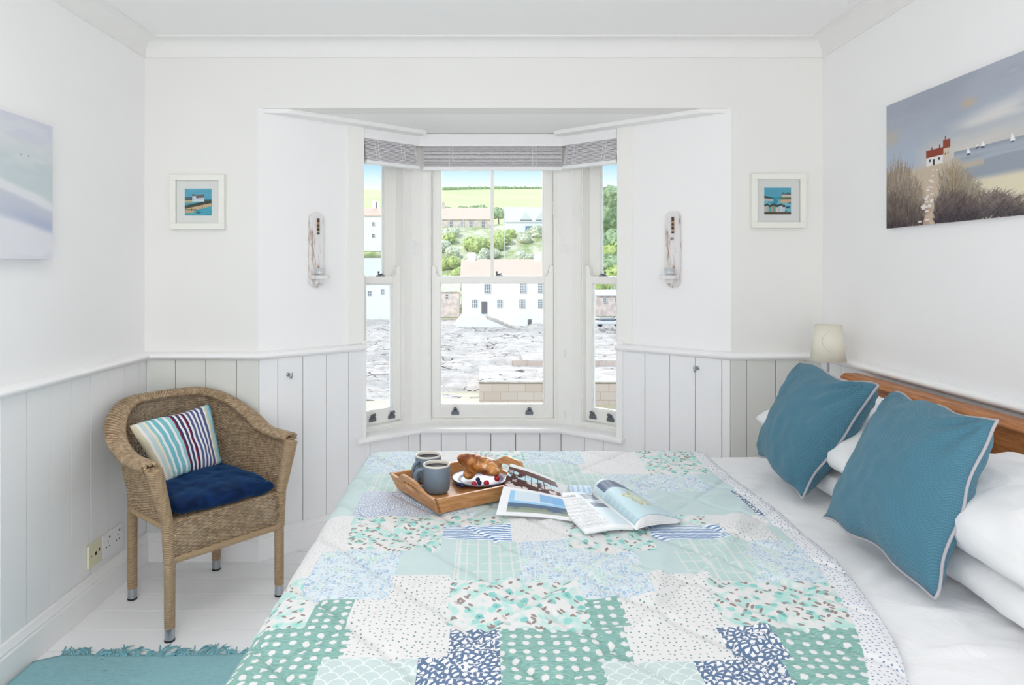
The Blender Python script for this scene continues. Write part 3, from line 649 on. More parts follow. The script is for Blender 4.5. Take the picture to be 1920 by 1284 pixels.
for j in range(NYq+1):
    q = q0+(q1-q0)*j/NYq; pe = qedge(q)
    for i in range(NXq+1):
        p = p0+(.6-p0)*i/160 if i < 160 else .6+(pe-.6)*(i-160)/(NXq-160)
        # stitched diamond quilting and soft puff
        a = (p+q*.85)/.21; b = (p-q*.85)/.27
        da = abs(a-round(a))*.21; db = abs(b-round(b))*.27
        puff = -.0075*math.exp(-(da/.008)**2)-.0045*math.exp(-(db/.007)**2)
        w = wrinkle(p, q, wr) if p > XF-.02 and q < YF else 0
        e = min(1, (pe-p)/.02)
        P_ = drape(p, q, .004+.006*e); P_.z += puff+w*1.5+.005*nz(p*8, q*8, 2)
        vs.append(tuple(P_)); uvs.append((p, q))
for j in range(NYq):
    for i in range(NXq):
        a = j*(NXq+1)+i; fs_.append((a, a+1, a+NXq+2, a+NXq+1))
        c = [uvs[k] for k in fs_[-1]]; mi.append(keys.index(patch(sum(t[0] for t in c)/4, sum(t[1] for t in c)/4)))
me = bpy.data.meshes.new('patchwork_quilt'); me.from_pydata(vs, [], fs_); me.update()
uvl = me.uv_layers.new(name='UVMap'); li = np.zeros(len(me.loops), dtype=np.int32); me.loops.foreach_get('vertex_index', li)
uvl.data.foreach_set('uv', np.array(uvs, dtype=np.float32)[li].ravel())
for k in keys: me.materials.append(Q[k])
me.polygons.foreach_set('material_index', mi); me.polygons.foreach_set('use_smooth', [True]*len(mi)); me.update()
qo = bpy.data.objects.new('patchwork_quilt', me); COL.objects.link(qo); md = qo.modifiers.new('t', 'SOLIDIFY'); md.thickness = .007; md.offset = -1
tag(qo, 'patchwork quilt of blue, aqua and white printed squares spread over the bed', 'quilt')

# ---------------------------------------------------------------- cushions
def cushion(name, corners, thick, mat, parent=None, n=36, pin=.07, sag=0, seed=0, wr_amp=.006, subdiv=0, org=None, power=.42, creases=0, rnd=.03, seamw=.03):
    """four corners BL BR TR TL of the seam; both faces swell along the normal; the sides draw in"""
    bl, br, tr, tl = [Vector(c) for c in corners]; ctr = (bl+br+tr+tl)/4
    N = ((br-bl).cross(tl-bl)).normalized(); rc = random.Random(seed)
    cr = [(rc.choice([0, 1]), rc.choice([0, 1]), rc.uniform(-.5, .5)) for _ in range(5)]
    vs = []; uv = []; 
    org = org or Vector((0, 0, 0))
    def P2(u, v, side):
        U, V = 2*u-1, 2*v-1
        du = pin*(1-V*V)*1.0; dv = pin*(1-U*U)*1.0
        # pull sides towards the middle: pin by opposite coordinate
        ck = 1-rnd*(U*U*V*V)**5; uu = .5+.5*U*ck*(1-pin*(1-V*V)**1.0); vv = .5+.5*V*ck*(1-pin*(1-U*U))
        p = bl*(1-uu)*(1-vv)+br*uu*(1-vv)+tr*uu*vv+tl*(1-uu)*vv
        p = p+((br-bl)*(nz(v*2.6+seed*1.7, .2, 5)*abs(U)**2)+(tl-bl)*(nz(u*2.6+seed*2.3, .2, 9)*abs(V)**2))*seamw*(1-(U*V)**6)
        h = (max(0, (1-U*U)*(1-V*V)))**power
        w = wr_amp*nz(u*5+seed, v*5, side*3)*h**.5+wr_amp*.5*nz(u*11, v*11+seed, side)*h**.5
        if creases:
            for (cx, cy, off) in cr:
                ang = math.atan2(v-cy, u-cx); rr = math.hypot(u-cx, v-cy)
                w += creases*math.sin(ang*13+off*6)*math.exp(-(rr/.3)**2)*min(1, rr*8)*h**.3
        q = p+N*side*(thick*.5*h+w*side*0+w)
        q.z -= sag*(1-abs(U))*(h)*0
        return q
    for side in (1, -1):
        for j in range(n+1):
            for i in range(n+1): vs.append(P2(i/n, j/n, side)-org); uv.append((i/n, j/n))
    m1 = (n+1)*(n+1); fs = []
    for s in (0, 1):
        for j in range(n):
            for i in range(n):
                a = s*m1+j*(n+1)+i; f = (a, a+1, a+n+2, a+n+1); fs.append(f if s == 0 else f[::-1])
    me = bpy.data.meshes.new(name); me.from_pydata([tuple(v) for v in vs], [], fs); me.update()
    l = me.uv_layers.new(name='UVMap'); li = np.zeros(len(me.loops), dtype=np.int32); me.loops.foreach_get('vertex_index', li)
    l.data.foreach_set('uv', np.array(uv, dtype=np.float32)[li].ravel())
    b = bmesh.new(); b.from_mesh(me); bmesh.ops.remove_doubles(b, verts=b.verts, dist=.0004); b.to_mesh(me); b.free()
    me.polygons.foreach_set('use_smooth', [True]*len(me.polygons)); me.materials.append(mat)
    o = bpy.data.objects.new(name, me); COL.objects.link(o)
    if parent: o.parent = parent
    seam = []
    for i in range(n): seam.append(P2(i/n, 0, 1)*.5+P2(i/n, 0, -1)*.5-org)
    for i in range(n): seam.append(P2(1, i/n, 1)*.5+P2(1, i/n, -1)*.5-org)
    for i in range(n): seam.append(P2(1-i/n, 1, 1)*.5+P2(1-i/n, 1, -1)*.5-org)
    for i in range(n): seam.append(P2(0, 1-i/n, 1)*.5+P2(0, 1-i/n, -1)*.5-org)
    return o, seam
def blue_cushion(corners, lab, seed):
    org = (Vector(corners[0])+Vector(corners[1]))/2
    r = thing('blue_cushion', lab, 'cushion', org, group='teal cushions leaning on the pillows')
    o, seam = cushion('cover', corners, .175, M['teal'], r, n=44, pin=.06, seed=seed, wr_amp=.009, org=org, power=.45, creases=.009, rnd=0, seamw=.085)
    MB().tube(seam, .0036, 6, closed=True).build('piping', M['piping'], r, smooth=True)
blue_cushion([(.93, 2.31, .650), (.925, 1.985, .612), (1.125, 1.945, .950), (1.075, 2.32, .965)], 'teal cushion with grey piping leaning near the lamp, farther of the two', 3)
blue_cushion([(.878, 1.765, .640), (.915, 1.385, .612), (1.095, 1.455, .958), (1.12, 1.86, .945)], 'teal cushion with grey piping leaning in front, nearer of the two', 8)
def wpillow(corners, th, lab, seed):
    org = sum((Vector(c) for c in corners), Vector())/4; org.z = min(c[2] for c in corners)-th*.3
    o, s = cushion('pillow', corners, th, M['cotton'], None, n=44, pin=.05, seed=seed, wr_amp=.012, org=org, power=.36, creases=.007)
    o.location = org; tag(o, lab, 'pillow', 'white pillows at the headboard')
wpillow([(1.0, 2.49, .645), (1.0, 1.80, .640), (1.385, 1.80, .655), (1.385, 2.49, .655)], .11, 'white pillow lying flat below another behind the farther teal cushion', 21)
wpillow([(.985, 2.50, .735), (.985, 1.83, .722), (1.355, 1.84, .83), (1.355, 2.47, .83)], .13, 'white pillow propped on top behind the farther teal cushion', 22)
wpillow([(1.0, 1.76, .645), (.965, 1.10, .635), (1.385, 1.06, .655), (1.385, 1.74, .655)], .11, 'white pillow lying flat below another behind the nearer teal cushion', 23)
wpillow([(1.01, 1.77, .725), (.95, 1.13, .725), (1.345, 1.08, .80), (1.345, 1.76, .80)], .14, 'white pillow propped on top behind the nearer teal cushion', 24)

# ---------------------------------------------------------------- tray and breakfast
TZ = .614
rim = [onz(720, 885, TZ+.05), onz(817, 934, TZ+.05), onz(1017, 893, TZ+.05), onz(912, 852, TZ+.05)]   # L F R B
cen = sum(rim, Vector())/4; ex = ((rim[2]-rim[1])+(rim[3]-rim[0])).normalized(); ex.z = 0; ex.normalize(); ey = Vector((-ex.y, ex.x, 0))
TWx, TWy = .178, .148
ang = math.atan2(ex.y, ex.x)
tray = thing('serving_tray', 'bamboo breakfast tray with cut-out handles on the quilt', 'tray', (cen.x, cen.y, TZ), (0, 0, ang))
bw, bd, fx, fy, hh = TWx-.022, TWy-.016, .02, .014, .045
MB().box((-bw, -bd, 0), (bw, bd, .008)).build('base', M['bamboo'], tray, bevel=.001)
for s in (-1, 1):   # long sides
    vs = []
    for (yy, z) in ((bd, 0), (bd+fy, hh), (bd+fy-.009, hh), (bd-.009, .008)):
        e = 0 if z < .02 else fx
        vs += [(-bw-e, s*yy, z), (bw+e, s*yy, z)]
    MB().add(vs, [(0, 1, 3, 2), (2, 3, 5, 4), (4, 5, 7, 6), (6, 7, 1, 0), (0, 2, 4, 6), (1, 7, 5, 3)]).build('long_side', M['bamboo'], tray, bevel=.001)
for s in (-1, 1):   # short sides rise into a handle with a slot
    mb = MB(); n = 40; hw = bd
    def topz(t): return hh+.026*smooth01((.62-abs(t))/.42)
    def slot(t):
        if abs(t) >= .34: return None
        k = math.sqrt(max(0, 1-(abs(t)/.34)**4)); return (.040-.010*k, .040+.010*k)
    def pt(t, z, off):
        k = z/hh; yy = t*(hw+fy*min(1.0, k)); xx = s*(bw+fx*k-off); return (xx, yy, z)
    cols = [-1+2*i/n for i in range(n+1)]
    for i in range(n):
        t0, t1 = cols[i], cols[i+1]; s0, s1 = slot(t0), slot(t1)
        bands = []
        if s0 is None and s1 is None: bands = [((0, topz(t0)), (0, topz(t1)))]
        else:
            s0 = s0 or (.04, .04); s1 = s1 or (.04, .04); bands = [((0, s0[0]), (0, s1[0])), ((s0[1], topz(t0)), (s1[1], topz(t1)))]
        for (b0, b1) in bands:
            q = [pt(t0, b0[0], 0), pt(t1, b1[0], 0), pt(t1, b1[1], 0), pt(t0, b0[1], 0), pt(t0, b0[0], .009), pt(t1, b1[0], .009), pt(t1, b1[1], .009), pt(t0, b0[1], .009)]
            fsx = [(0, 1, 2, 3), (7, 6, 5, 4), (0, 4, 5, 1), (3, 2, 6, 7)]
            if i == 0: fsx.append((0, 3, 7, 4))
            if i == n-1: fsx.append((1, 5, 6, 2))
            mb.add(q, fsx)
    b = mb.build('handle_side', M['bamboo'], tray)
def mug(loc, rot, lab):
    r = thing('mug', lab, 'mug', loc, (0, 0, rot), 'mugs on the tray')
    R, hgt = .040, .084
    outer = [(.0001, 0), (.024, 0), (.030, .001), (.035, .006), (.038, .014), (R, .028), (R, hgt-.004)]
    MB().lathe(outer+[(R-.0005, hgt-.002)], cap=False, n=40).build('cup', M['mug'], r, auto=60)
    MB().lathe([(R, hgt-.004), (R, hgt), (R-.0015, hgt+.0012), (R-.004, hgt), (R-.0045, hgt-.006), (R-.0045, hgt-.010)], cap=False, n=40).build('rim', M['mug_rim'], r, smooth=True)
    MB().lathe([(.0002, hgt-.0085), (R-.0045, hgt-.0085)], cap=False, n=40).build('coffee', M['coffee'], r)
    pts = [(-R+.004, 0, .066), (-R-.010, 0, .070), (-R-.021, 0, .064), (-R-.026, 0, .048), (-R-.022, 0, .030), (-R-.010, 0, .018), (-R+.003, 0, .018)]
    MB().tube(pts, .0055, 10, flat=1.3).build('handle', M['mug'], r, smooth=True, sub=1)
    return r
mzt = TZ+.008
mug((-.139, 2.018, mzt), math.radians(12), 'grey blue mug of black coffee at the front of the tray')
mug((-.172, 2.118, mzt), math.radians(50), 'grey blue mug of black coffee behind the other mug, partly hidden')
pc = Vector((-.010, 2.118, mzt))
pl = MB().lathe([(.0002, .0035), (.055, .0035), (.066, .008), (.086, .016), (.088, .0155), (.0885, .013), (.068, .003), (.050, 0), (.0002, 0)], n=56, cap=False)
po_ = pl.build('plate', M['plate'], auto=60); po_.location = pc; tag(po_, 'round grey plate with dark blue rings under the croissants', 'plate')
def croissant(loc, rot, L, R, bend, lab, tilt=(0, 0)):
    n, m_ = 96, 22; mb = MB(); vs = []
    segs = 8
    for i in range(n+1):
        t = -1+2*i/n; a = t*bend; rad = L/(2*math.sin(bend)) if bend else 0
        cx, cy = rad*math.sin(a), rad*(math.cos(a)-1)
        env = (1-abs(t)**2.1)**.62*.9+.1 if abs(t) < 1 else .1
        k = (t+1)/2*segs; st = abs((k % 1)-.5)*2
        rr = R*env*(1.0-.085*st**3)
        tip = .25 if abs(t) > .985 else 1
        for j in range(m_):
            ph = 2*PI*j/m_; r2 = rr*tip*(1+.05*nz(t*6, ph, R*100))
            # twist the layer line a little
            vs.append((cx+r2*math.cos(ph)*math.sin(a)+.004*math.sin(ph)*0, cy+r2*math.cos(ph)*math.cos(a), r2*math.sin(ph)*.85))
    fs = []
    for i in range(n):
        for j in range(m_): j2 = (j+1) % m_; fs.append((i*m_+j, i*m_+j2, (i+1)*m_+j2, (i+1)*m_+j))
    fs.append(tuple(range(m_))[::-1]); fs.append(tuple(n*m_+j for j in range(m_)))
    o = mb.add(vs, fs).build('croissant', M['croissant'], smooth=True); o.location = loc; o.rotation_euler = (tilt[0], tilt[1], rot)
    tag(o, lab, 'croissant', 'croissants on the plate'); return o
croissant((-.044, 2.118, mzt+.026), math.radians(75), .075, .019, .5, 'small croissant underneath, on the left of the plate')
croissant((-.012, 2.135, mzt+.049), math.radians(-28), .148, .031, .45, 'large golden croissant dusted with sugar resting on top', (0, math.radians(12)))
def raspberry(p, lab):
    mb = MB(); n = 14
    prof = [(.0003, 0), (.006, .001), (.0085, .004), (.009, .008), (.007, .013), (.004, .016), (.0003, .017)]
    mb.lathe([(r*(1+.0), z) for r, z in prof], n=n); o = mb.build('raspberry', M['raspberry'], smooth=True); o.location = p; o.rotation_euler = (.4, .5, 0)
    tag(o, lab, 'raspberry', 'berries on the plate')
def blueberry(p, lab):
    mb = MB(); mb.lathe([(.0003, -.0068), (.004, -.006), (.0068, -.002), (.0072, .001), (.005, .0055), (.0025, .0062), (.0022, .005), (.0003, .005)], n=16)
    o = mb.build('blueberry', M['blueberry'], smooth=True); o.location = p; o.rotation_euler = (random.uniform(-.6, .6), random.uniform(-.6, .6), 0); tag(o, lab, 'blueberry', 'berries on the plate')
def onplate(u, v, z): return onz(u, v, z)
raspberry(onz(887, 911, mzt+.008), 'red raspberry at the front edge of the plate')
raspberry(onz(910, 909, mzt+.010), 'red raspberry below the tip of the large croissant')
raspberry(onz(930, 900, mzt+.012), 'red raspberry at the right end of the croissant')
blueberry(onz(859, 908, mzt+.013), 'blueberry at the left, in front of the small croissant')
blueberry(onz(867, 910, mzt+.013), 'blueberry second from left, in front of the small croissant')
blueberry(onz(899, 905, mzt+.016), 'blueberry between the two front raspberries')
blueberry(onz(896, 899, mzt+.018), 'blueberry tucked behind, under the large croissant')

# ---------------------------------------------------------------- painted surfaces
def canvas(w, h, bg): a = np.zeros((h, w, 3)); a[:] = bg; return a
def blend(a, mask, c):
    mask = np.clip(mask, 0, 1)[..., None]; a[:] = a*(1-mask)+np.array(c)*mask
def uvgrid(a): h, w, _ = a.shape; return np.meshgrid((np.arange(w)+.5)/w, (np.arange(h)+.5)/h)
def fnoise(shape, fx, fy, seed, octaves=3):
    h, w = shape; out = np.zeros((h, w)); r = np.random.RandomState(seed); amp = 1; tot = 0
    for o in range(octaves):
        gx, gy = max(2, int(fx*2**o)), max(2, int(fy*2**o)); g = r.rand(gy+1, gx+1)
        X = np.linspace(0, gx-1e-6, w); Y = np.linspace(0, gy-1e-6, h); x0 = X.astype(int); y0 = Y.astype(int); tx = X-x0; ty = (Y-y0)[:, None]
        tx = tx*tx*(3-2*tx); ty = ty*ty*(3-2*ty)
        A_ = g[np.ix_(y0, x0)]*(1-tx)+g[np.ix_(y0, x0+1)]*tx; B2 = g[np.ix_(y0+1, x0)]*(1-tx)+g[np.ix_(y0+1, x0+1)]*tx
        out += amp*(A_*(1-ty)+B2*ty); tot += amp; amp *= .5
    return out/tot
def sm(x, a, b): t = np.clip((x-a)/(b-a), 0, 1); return t*t*(3-2*t)
def painted(name, a, fn, mat, parent, smooth=False):
    """a: rows from bottom to top, sRGB 0..255; fn(u,v) -> point"""
    h, w, _ = a.shape; mb = MB(); mb.grid(w-1, h-1, fn); o = mb.build(name, mat, parent, recalc=False, smooth=smooth)
    c = a/255.; c = np.where(c <= .04045, c/12.92, ((c+.055)/1.055)**2.4)
    at_ = o.data.color_attributes.new('Col', 'FLOAT_COLOR', 'POINT'); at_.data.foreach_set('color', np.concatenate([c, np.ones((h, w, 1))], 2).ravel().astype(np.float32)); return o
# large seascape on the right wall
a = canvas(420, 220, (168, 174, 186)); U, V = uvgrid(a); S = a.shape[:2]
n1 = fnoise(S, 3, 5, 1, 4); n2 = fnoise(S, 2, 7, 2, 4)
blend(a, sm(n1+U*.2, .5, .8)*.6, (152, 158, 172)); blend(a, sm(V, .9, .5)*.5, (176, 192, 210))
dg = V-.30*U
blend(a, sm(n2, .42, .62)*sm(dg, .30, .38)*sm(dg, .62, .48)*sm(U, .3, .5), (216, 214, 212))
blend(a, sm(n1, .5, .66)*sm(dg, .52, .6)*sm(dg, .84, .7)*sm(U, .45, .62), (212, 208, 202))
blend(a, sm(V, .72, .48)*.8*sm(U, .15, .3), (206, 200, 192)); blend(a, np.exp(-((U-.03)/.05)**2-((V-.72)/.06)**2)*.6, (196, 178, 150)); blend(a, np.exp(-((U-.47)/.035)**2-((V-.80)/.03)**2)*.6, (202, 172, 130))
sea = (U > .40) & (V < .487) & (V > .24); blend(a, sea*1.0, (150, 158, 170)); blend(a, sea*sm(fnoise(S, 3, 22, 5), .45, .7)*.5, (184, 194, 206)); blend(a, sea*sm(V, .44, .487)*.5, (128, 134, 146))
blend(a, sm(V, .28+.02, .25)*sm(U, .43, .5), (222, 212, 186)); blend(a, (U > .6)*sm(V, .14, .08), (196, 170, 150))
blend(a, ((U > .42) & (U < .54))*np.exp(-((V-.38)/.02)**2)*.7, (206, 184, 150))
blend(a, sm(V, .47, .40)*sm(U, .46, .40), (196, 182, 160))                    # dune ground
pth = np.abs(U-(.22+.08*(V/.43)-.0))/(.085*(1-V/.55)+.012); blend(a, (V < .43)*sm(pth, 1.2, .7), (198, 180, 160)); blend(a, (V < .2)*sm(fnoise(S, 10, 8, 8), .55, .65)*sm(pth, 1, .6)*.5, (164, 128, 110))
r = random.Random(2)
def stroke(a, x, y, dx, dy, c, wd=1.0, al=.8):
    h, w, _ = a.shape; n = int(max(abs(dx)*w, abs(dy)*h))+1
    for i in range(n+1):
        t = i/n; px, py = (x+dx*t+dx*.3*t*t)*w, (y+dy*t)*h; ww = wd*(1-t*.7)
        for k in range(-int(ww), int(ww)+1):
            ix, iy = int(px)+k, int(py)
            if 0 <= ix < w and 0 <= iy < h: a[iy, ix] = a[iy, ix]*(1-al)+np.array(c)*al
def clump(x0, x1, h0, h1, n, base, tips, lean):
    for i in range(n):
        x = r.uniform(x0, x1); k = (x-x0)/(x1-x0); top = (h0+(h1-h0)*k)*(1-.25*r.random())*(math.sin(PI*min(1, max(.0, .15+.8*k)))*.4+.6); y = r.uniform(0, top*.85); f = y/top
        L = r.uniform(.05, .13)*top/.4; dd = r.uniform(-24, 24); cc = [base[j]*(1-f)+tips[j]*f+dd for j in range(3)]; stroke(a, x, y, r.uniform(-.012, .02)*lean, L, cc, r.choice([1, 1, 2]), .75)
clump(-.02, .23, .60, .42, 2600, (76, 66, 66), (178, 162, 140), 1); clump(.33, .53, .48, .30, 2600, (74, 68, 70), (184, 170, 146), 1.5); clump(.53, .72, .24, .12, 900, (66, 60, 66), (140, 126, 116), 2.2); clump(.37, .42, .46, .44, 300, (120, 104, 88), (176, 160, 136), 1)
clump(.0, .14, .30, .12, 1200, (64, 54, 58), (120, 104, 92), 1); clump(.30, .50, .24, .22, 1400, (58, 50, 58), (120, 104, 96), 1.4)
for i in range(26):
    v = r.uniform(.03, .42); x = .23+.07*(v/.43)+r.uniform(-.03, .03)*(1-v); m_ = (np.abs(U-x) < .012*(1-v*1.4)) & (np.abs(V-v) < .007*(1-v)); blend(a, m_*1., (226, 222, 218))
def rect(a, x0, x1, y0, y1, c, sl=0): blend(a, ((U > x0) & (U < x1) & (V-sl*(U-x0) > y0) & (V-sl*(U-x0) < y1))*1., c)
rect(a, .252, .342, .430, .50, (228, 224, 222)); rect(a, .249, .345, .492, .545, (140, 64, 46)); rect(a, .278, .285, .54, .562, (124, 60, 46)); rect(a, .322, .329, .54, .568, (124, 60, 46))
rect(a, .345, .378, .455, .535, (208, 192, 174)); rect(a, .342, .381, .53, .590, (142, 68, 50)); rect(a, .352, .357, .585, .62, (120, 60, 48))
for x in (.266, .316): rect(a, x, x+.010, .458, .478, (40, 38, 44))
rect(a, .289, .297, .431, .474, (30, 28, 34)); rect(a, .352, .358, .485, .50, (60, 50, 50)); rect(a, .366, .372, .485, .50, (60, 50, 50))
for x, y, s_ in ((.468, .455, .045), (.535, .482, .034), (.51, .486, .016), (.66, .470, .055), (.80, .47, .03)):
    t = (V-y)/s_; blend(a, ((t > 0) & (t < 1) & (U > x-.006*(1-t)) & (U < x+.014*(1-t)))*1., (236, 236, 238)); rect(a, x-.006, x+.010, y-.012, y, (96, 94, 104))
pr = thing('seascape_canvas', 'large canvas of dunes, a red roofed cottage and sailing boats above the bed', 'painting', (1.491, 2.056, 1.429))
MB().box((-.012, -.45, 0), (.0095, .45, .45)).build('stretcher_box', M['canvas_edge'], pr)
painted('painted_scene', a, lambda u, v: (-.0125, .45-.9*u, .45*v), M['art'], pr)
# left canvas
a = canvas(220, 160, (206, 208, 220)); U, V = uvgrid(a); S = a.shape[:2]; n1 = fnoise(S, 3, 6, 11, 4); n2 = fnoise(S, 5, 14, 12, 4)
W_ = V+.10*(U-.5)+.03*(n1-.5)
blend(a, sm(W_, .92, .8), (208, 213, 216)); blend(a, sm(W_, .80, .70), (196, 207, 211)); blend(a, sm(n2, .45, .65)*sm(W_, .5, .7)*.35, (222, 226, 226))
D2 = V+.30*(U-.62)+.04*(n2-.5)
blend(a, sm(D2, .57, .53), (222, 224, 228)); blend(a, sm(D2, .50, .46), (196, 200, 212)); blend(a, sm(D2, .46, .34)*sm(U, .55, .95)*.7, (168, 178, 206)); blend(a, sm(D2, .34, .28), (224, 224, 230)); blend(a, sm(n1, .5, .62)*sm(D2, .26, .16)*.4, (206, 208, 218))
for x in (.78, .83): blend(a, np.exp(-((U-x)/.004)**2-((V-.73)/.006)**2), (130, 128, 140))
lf = thing('seascape_canvas', 'pale grey and white beach canvas on the left wall', 'painting', (-1.490, 1.96, 1.313))
MB().box((-.0105, -.36, 0), (.024, .36, .452)).build('stretcher_box', M['canvas_edge'], lf)
painted('painted_scene', a, lambda u, v: (.0245, -.36+.72*u, .452*v), M['art'], lf)
# small framed prints
def framed(cx, cz, a, lab):
    r_ = thing('framed_print', lab, 'picture', (cx, 3.02, cz), group='small framed harbour prints'); s = .119; i_ = .094
    f = MB()
    for (x0, x1, z0, z1) in ((-s, s, i_, s), (-s, s, -s, -i_), (-s, -i_, -i_, i_), (i_, s, -i_, i_)): f.box((x0, -.03, z0), (x1, 0, z1))
    f.build('frame', M['frame_white'], r_, bevel=.001)
    MB().box((-i_, -.014, -i_), (i_, -.01, i_)).build('mount', M['mount'], r_)
    painted('print', a, lambda u, v: (-.059+.118*u, -.0145, -.059+.118*v), M['art'], r_)
    MB().box((-i_, -.022, -i_), (i_, -.021, i_)).build('glazing', M['glass'], r_)
def base_art(seed):
    a = canvas(110, 110, (96, 178, 204)); U, V = uvgrid(a); return a, U, V, fnoise(a.shape[:2], 5, 9, seed, 3)
a, U, V, n1 = base_art(3); blend(a, sm(n1, .4, .6)*.3, (130, 200, 220)); blend(a, sm(V, .5, .45), (80, 176, 196)); blend(a, (V < .25)*sm(n1, .45, .6)*.5, (40, 140, 164))
ln_ = .35+.22*U; blend(a, (V < ln_+.02)*(V > ln_-.16)*1., (70, 74, 66)); blend(a, (V < ln_-.10)*(V > ln_-.26+.05*U)*1.*(U < .98), (214, 186, 146)); blend(a, (V < .17+.0*U)*(V > .10)*(U < .35)*1., (206, 180, 140)); blend(a, (V < .24)*(V > .20)*(U < .45)*1., (96, 90, 72))
blend(a, ((U < .3) & (V > .48) & (V < .62))*1., (204, 190, 150)); blend(a, ((U < .32) & (V > .57) & (V < .70-.1*np.abs(U-.15)))*1., (88, 108, 116))
blend(a, ((U > .28) & (U < .73) & (V > .52) & (V < .72))*1., (220, 232, 240)); blend(a, ((U > .42) & (U < .73) & (V > .64+.1*(U-.42)) & (V < .76+.12*(U-.42)))*1., (122, 112, 116)); blend(a, ((U > .27) & (U < .40) & (V > .72) & (V < .80))*1., (100, 124, 130))
for x, y in ((.5, .62), (.6, .62), (.68, .63), (.34, .62)): blend(a, ((np.abs(U-x) < .012) & (np.abs(V-y) < .018))*1., (110, 130, 140))
blend(a, ((U > .72) & (V > .54) & (V < .60))*1., (60, 104, 96)); blend(a, np.clip(1-((U-.5)/.09)**2-((V-.12)/.045)**2, 0, .3)*3, (60, 110, 130)); blend(a, ((np.abs(U-.26) < .015) & (np.abs(V-.22) < .04))*1., (80, 84, 80)); blend(a, ((np.abs(U-.66) < .012) & (np.abs(V-.31) < .03))*1., (90, 110, 130))
framed(-1.257, 1.576, a, 'small white framed print of a white harbour cottage, left of the bay')
a, U, V, n1 = base_art(6); blend(a, sm(n1, .4, .6)*.35, (90, 170, 190)); blend(a, sm(V, .66, .62), (60, 160, 186)); blend(a, sm(V, .58, .54)*sm(n1, .4, .55), (130, 200, 214))
blend(a, ((V < .70-.25*U) & (V > .60) & (U < .4))*1., (50, 76, 80)); blend(a, ((V < .61-.1*U) & (V > .50) & (U < .4))*sm(n1, .3, .6), (206, 196, 190))
blend(a, ((U > .65) & (V > .62) & (V < .76))*1., (222, 206, 190)); blend(a, ((U > .65) & (V > .74) & (V < .80+.03*np.sin(U*30)))*1., (80, 110, 124)); blend(a, ((U > .5) & (V > .55) & (V < .64-.0*U))*sm(U, .5, .7), (84, 120, 90)); blend(a, ((U > .5) & (V > .44) & (V < .56))*sm(U, .5, .7)*sm(n1, .3, .5), (226, 186, 150))
blend(a, sm(V, .12, .07), (96, 80, 64))
cols = [(206, 206, 206), (196, 196, 176), (90, 178, 196), (206, 170, 150), (130, 176, 130), (222, 222, 226), (206, 206, 214), (226, 226, 230), (220, 220, 224)]
for i, c in enumerate(cols): x = i*.086+.0; h_ = .30+.03*math.sin(i*2.1); blend(a, ((U > x) & (U < x+.08) & (V > .10) & (V < h_))*1., c); blend(a, ((U > x-.01) & (U < x+.09) & (V > h_) & (V < h_+.09-.3*np.abs(U-x-.04)))*1., (64, 78, 84))
blend(a, np.clip(1-((U-.88)/.08)**2-((V-.27)/.05)**2, 0, .3)*3, (30, 76, 110)); blend(a, ((np.abs(U-.93) < .03) & (np.abs(V-.42) < .012))*1., (50, 60, 70))
framed(1.294, 1.581, a, 'small white framed print of coloured beach houses, right of the bay')

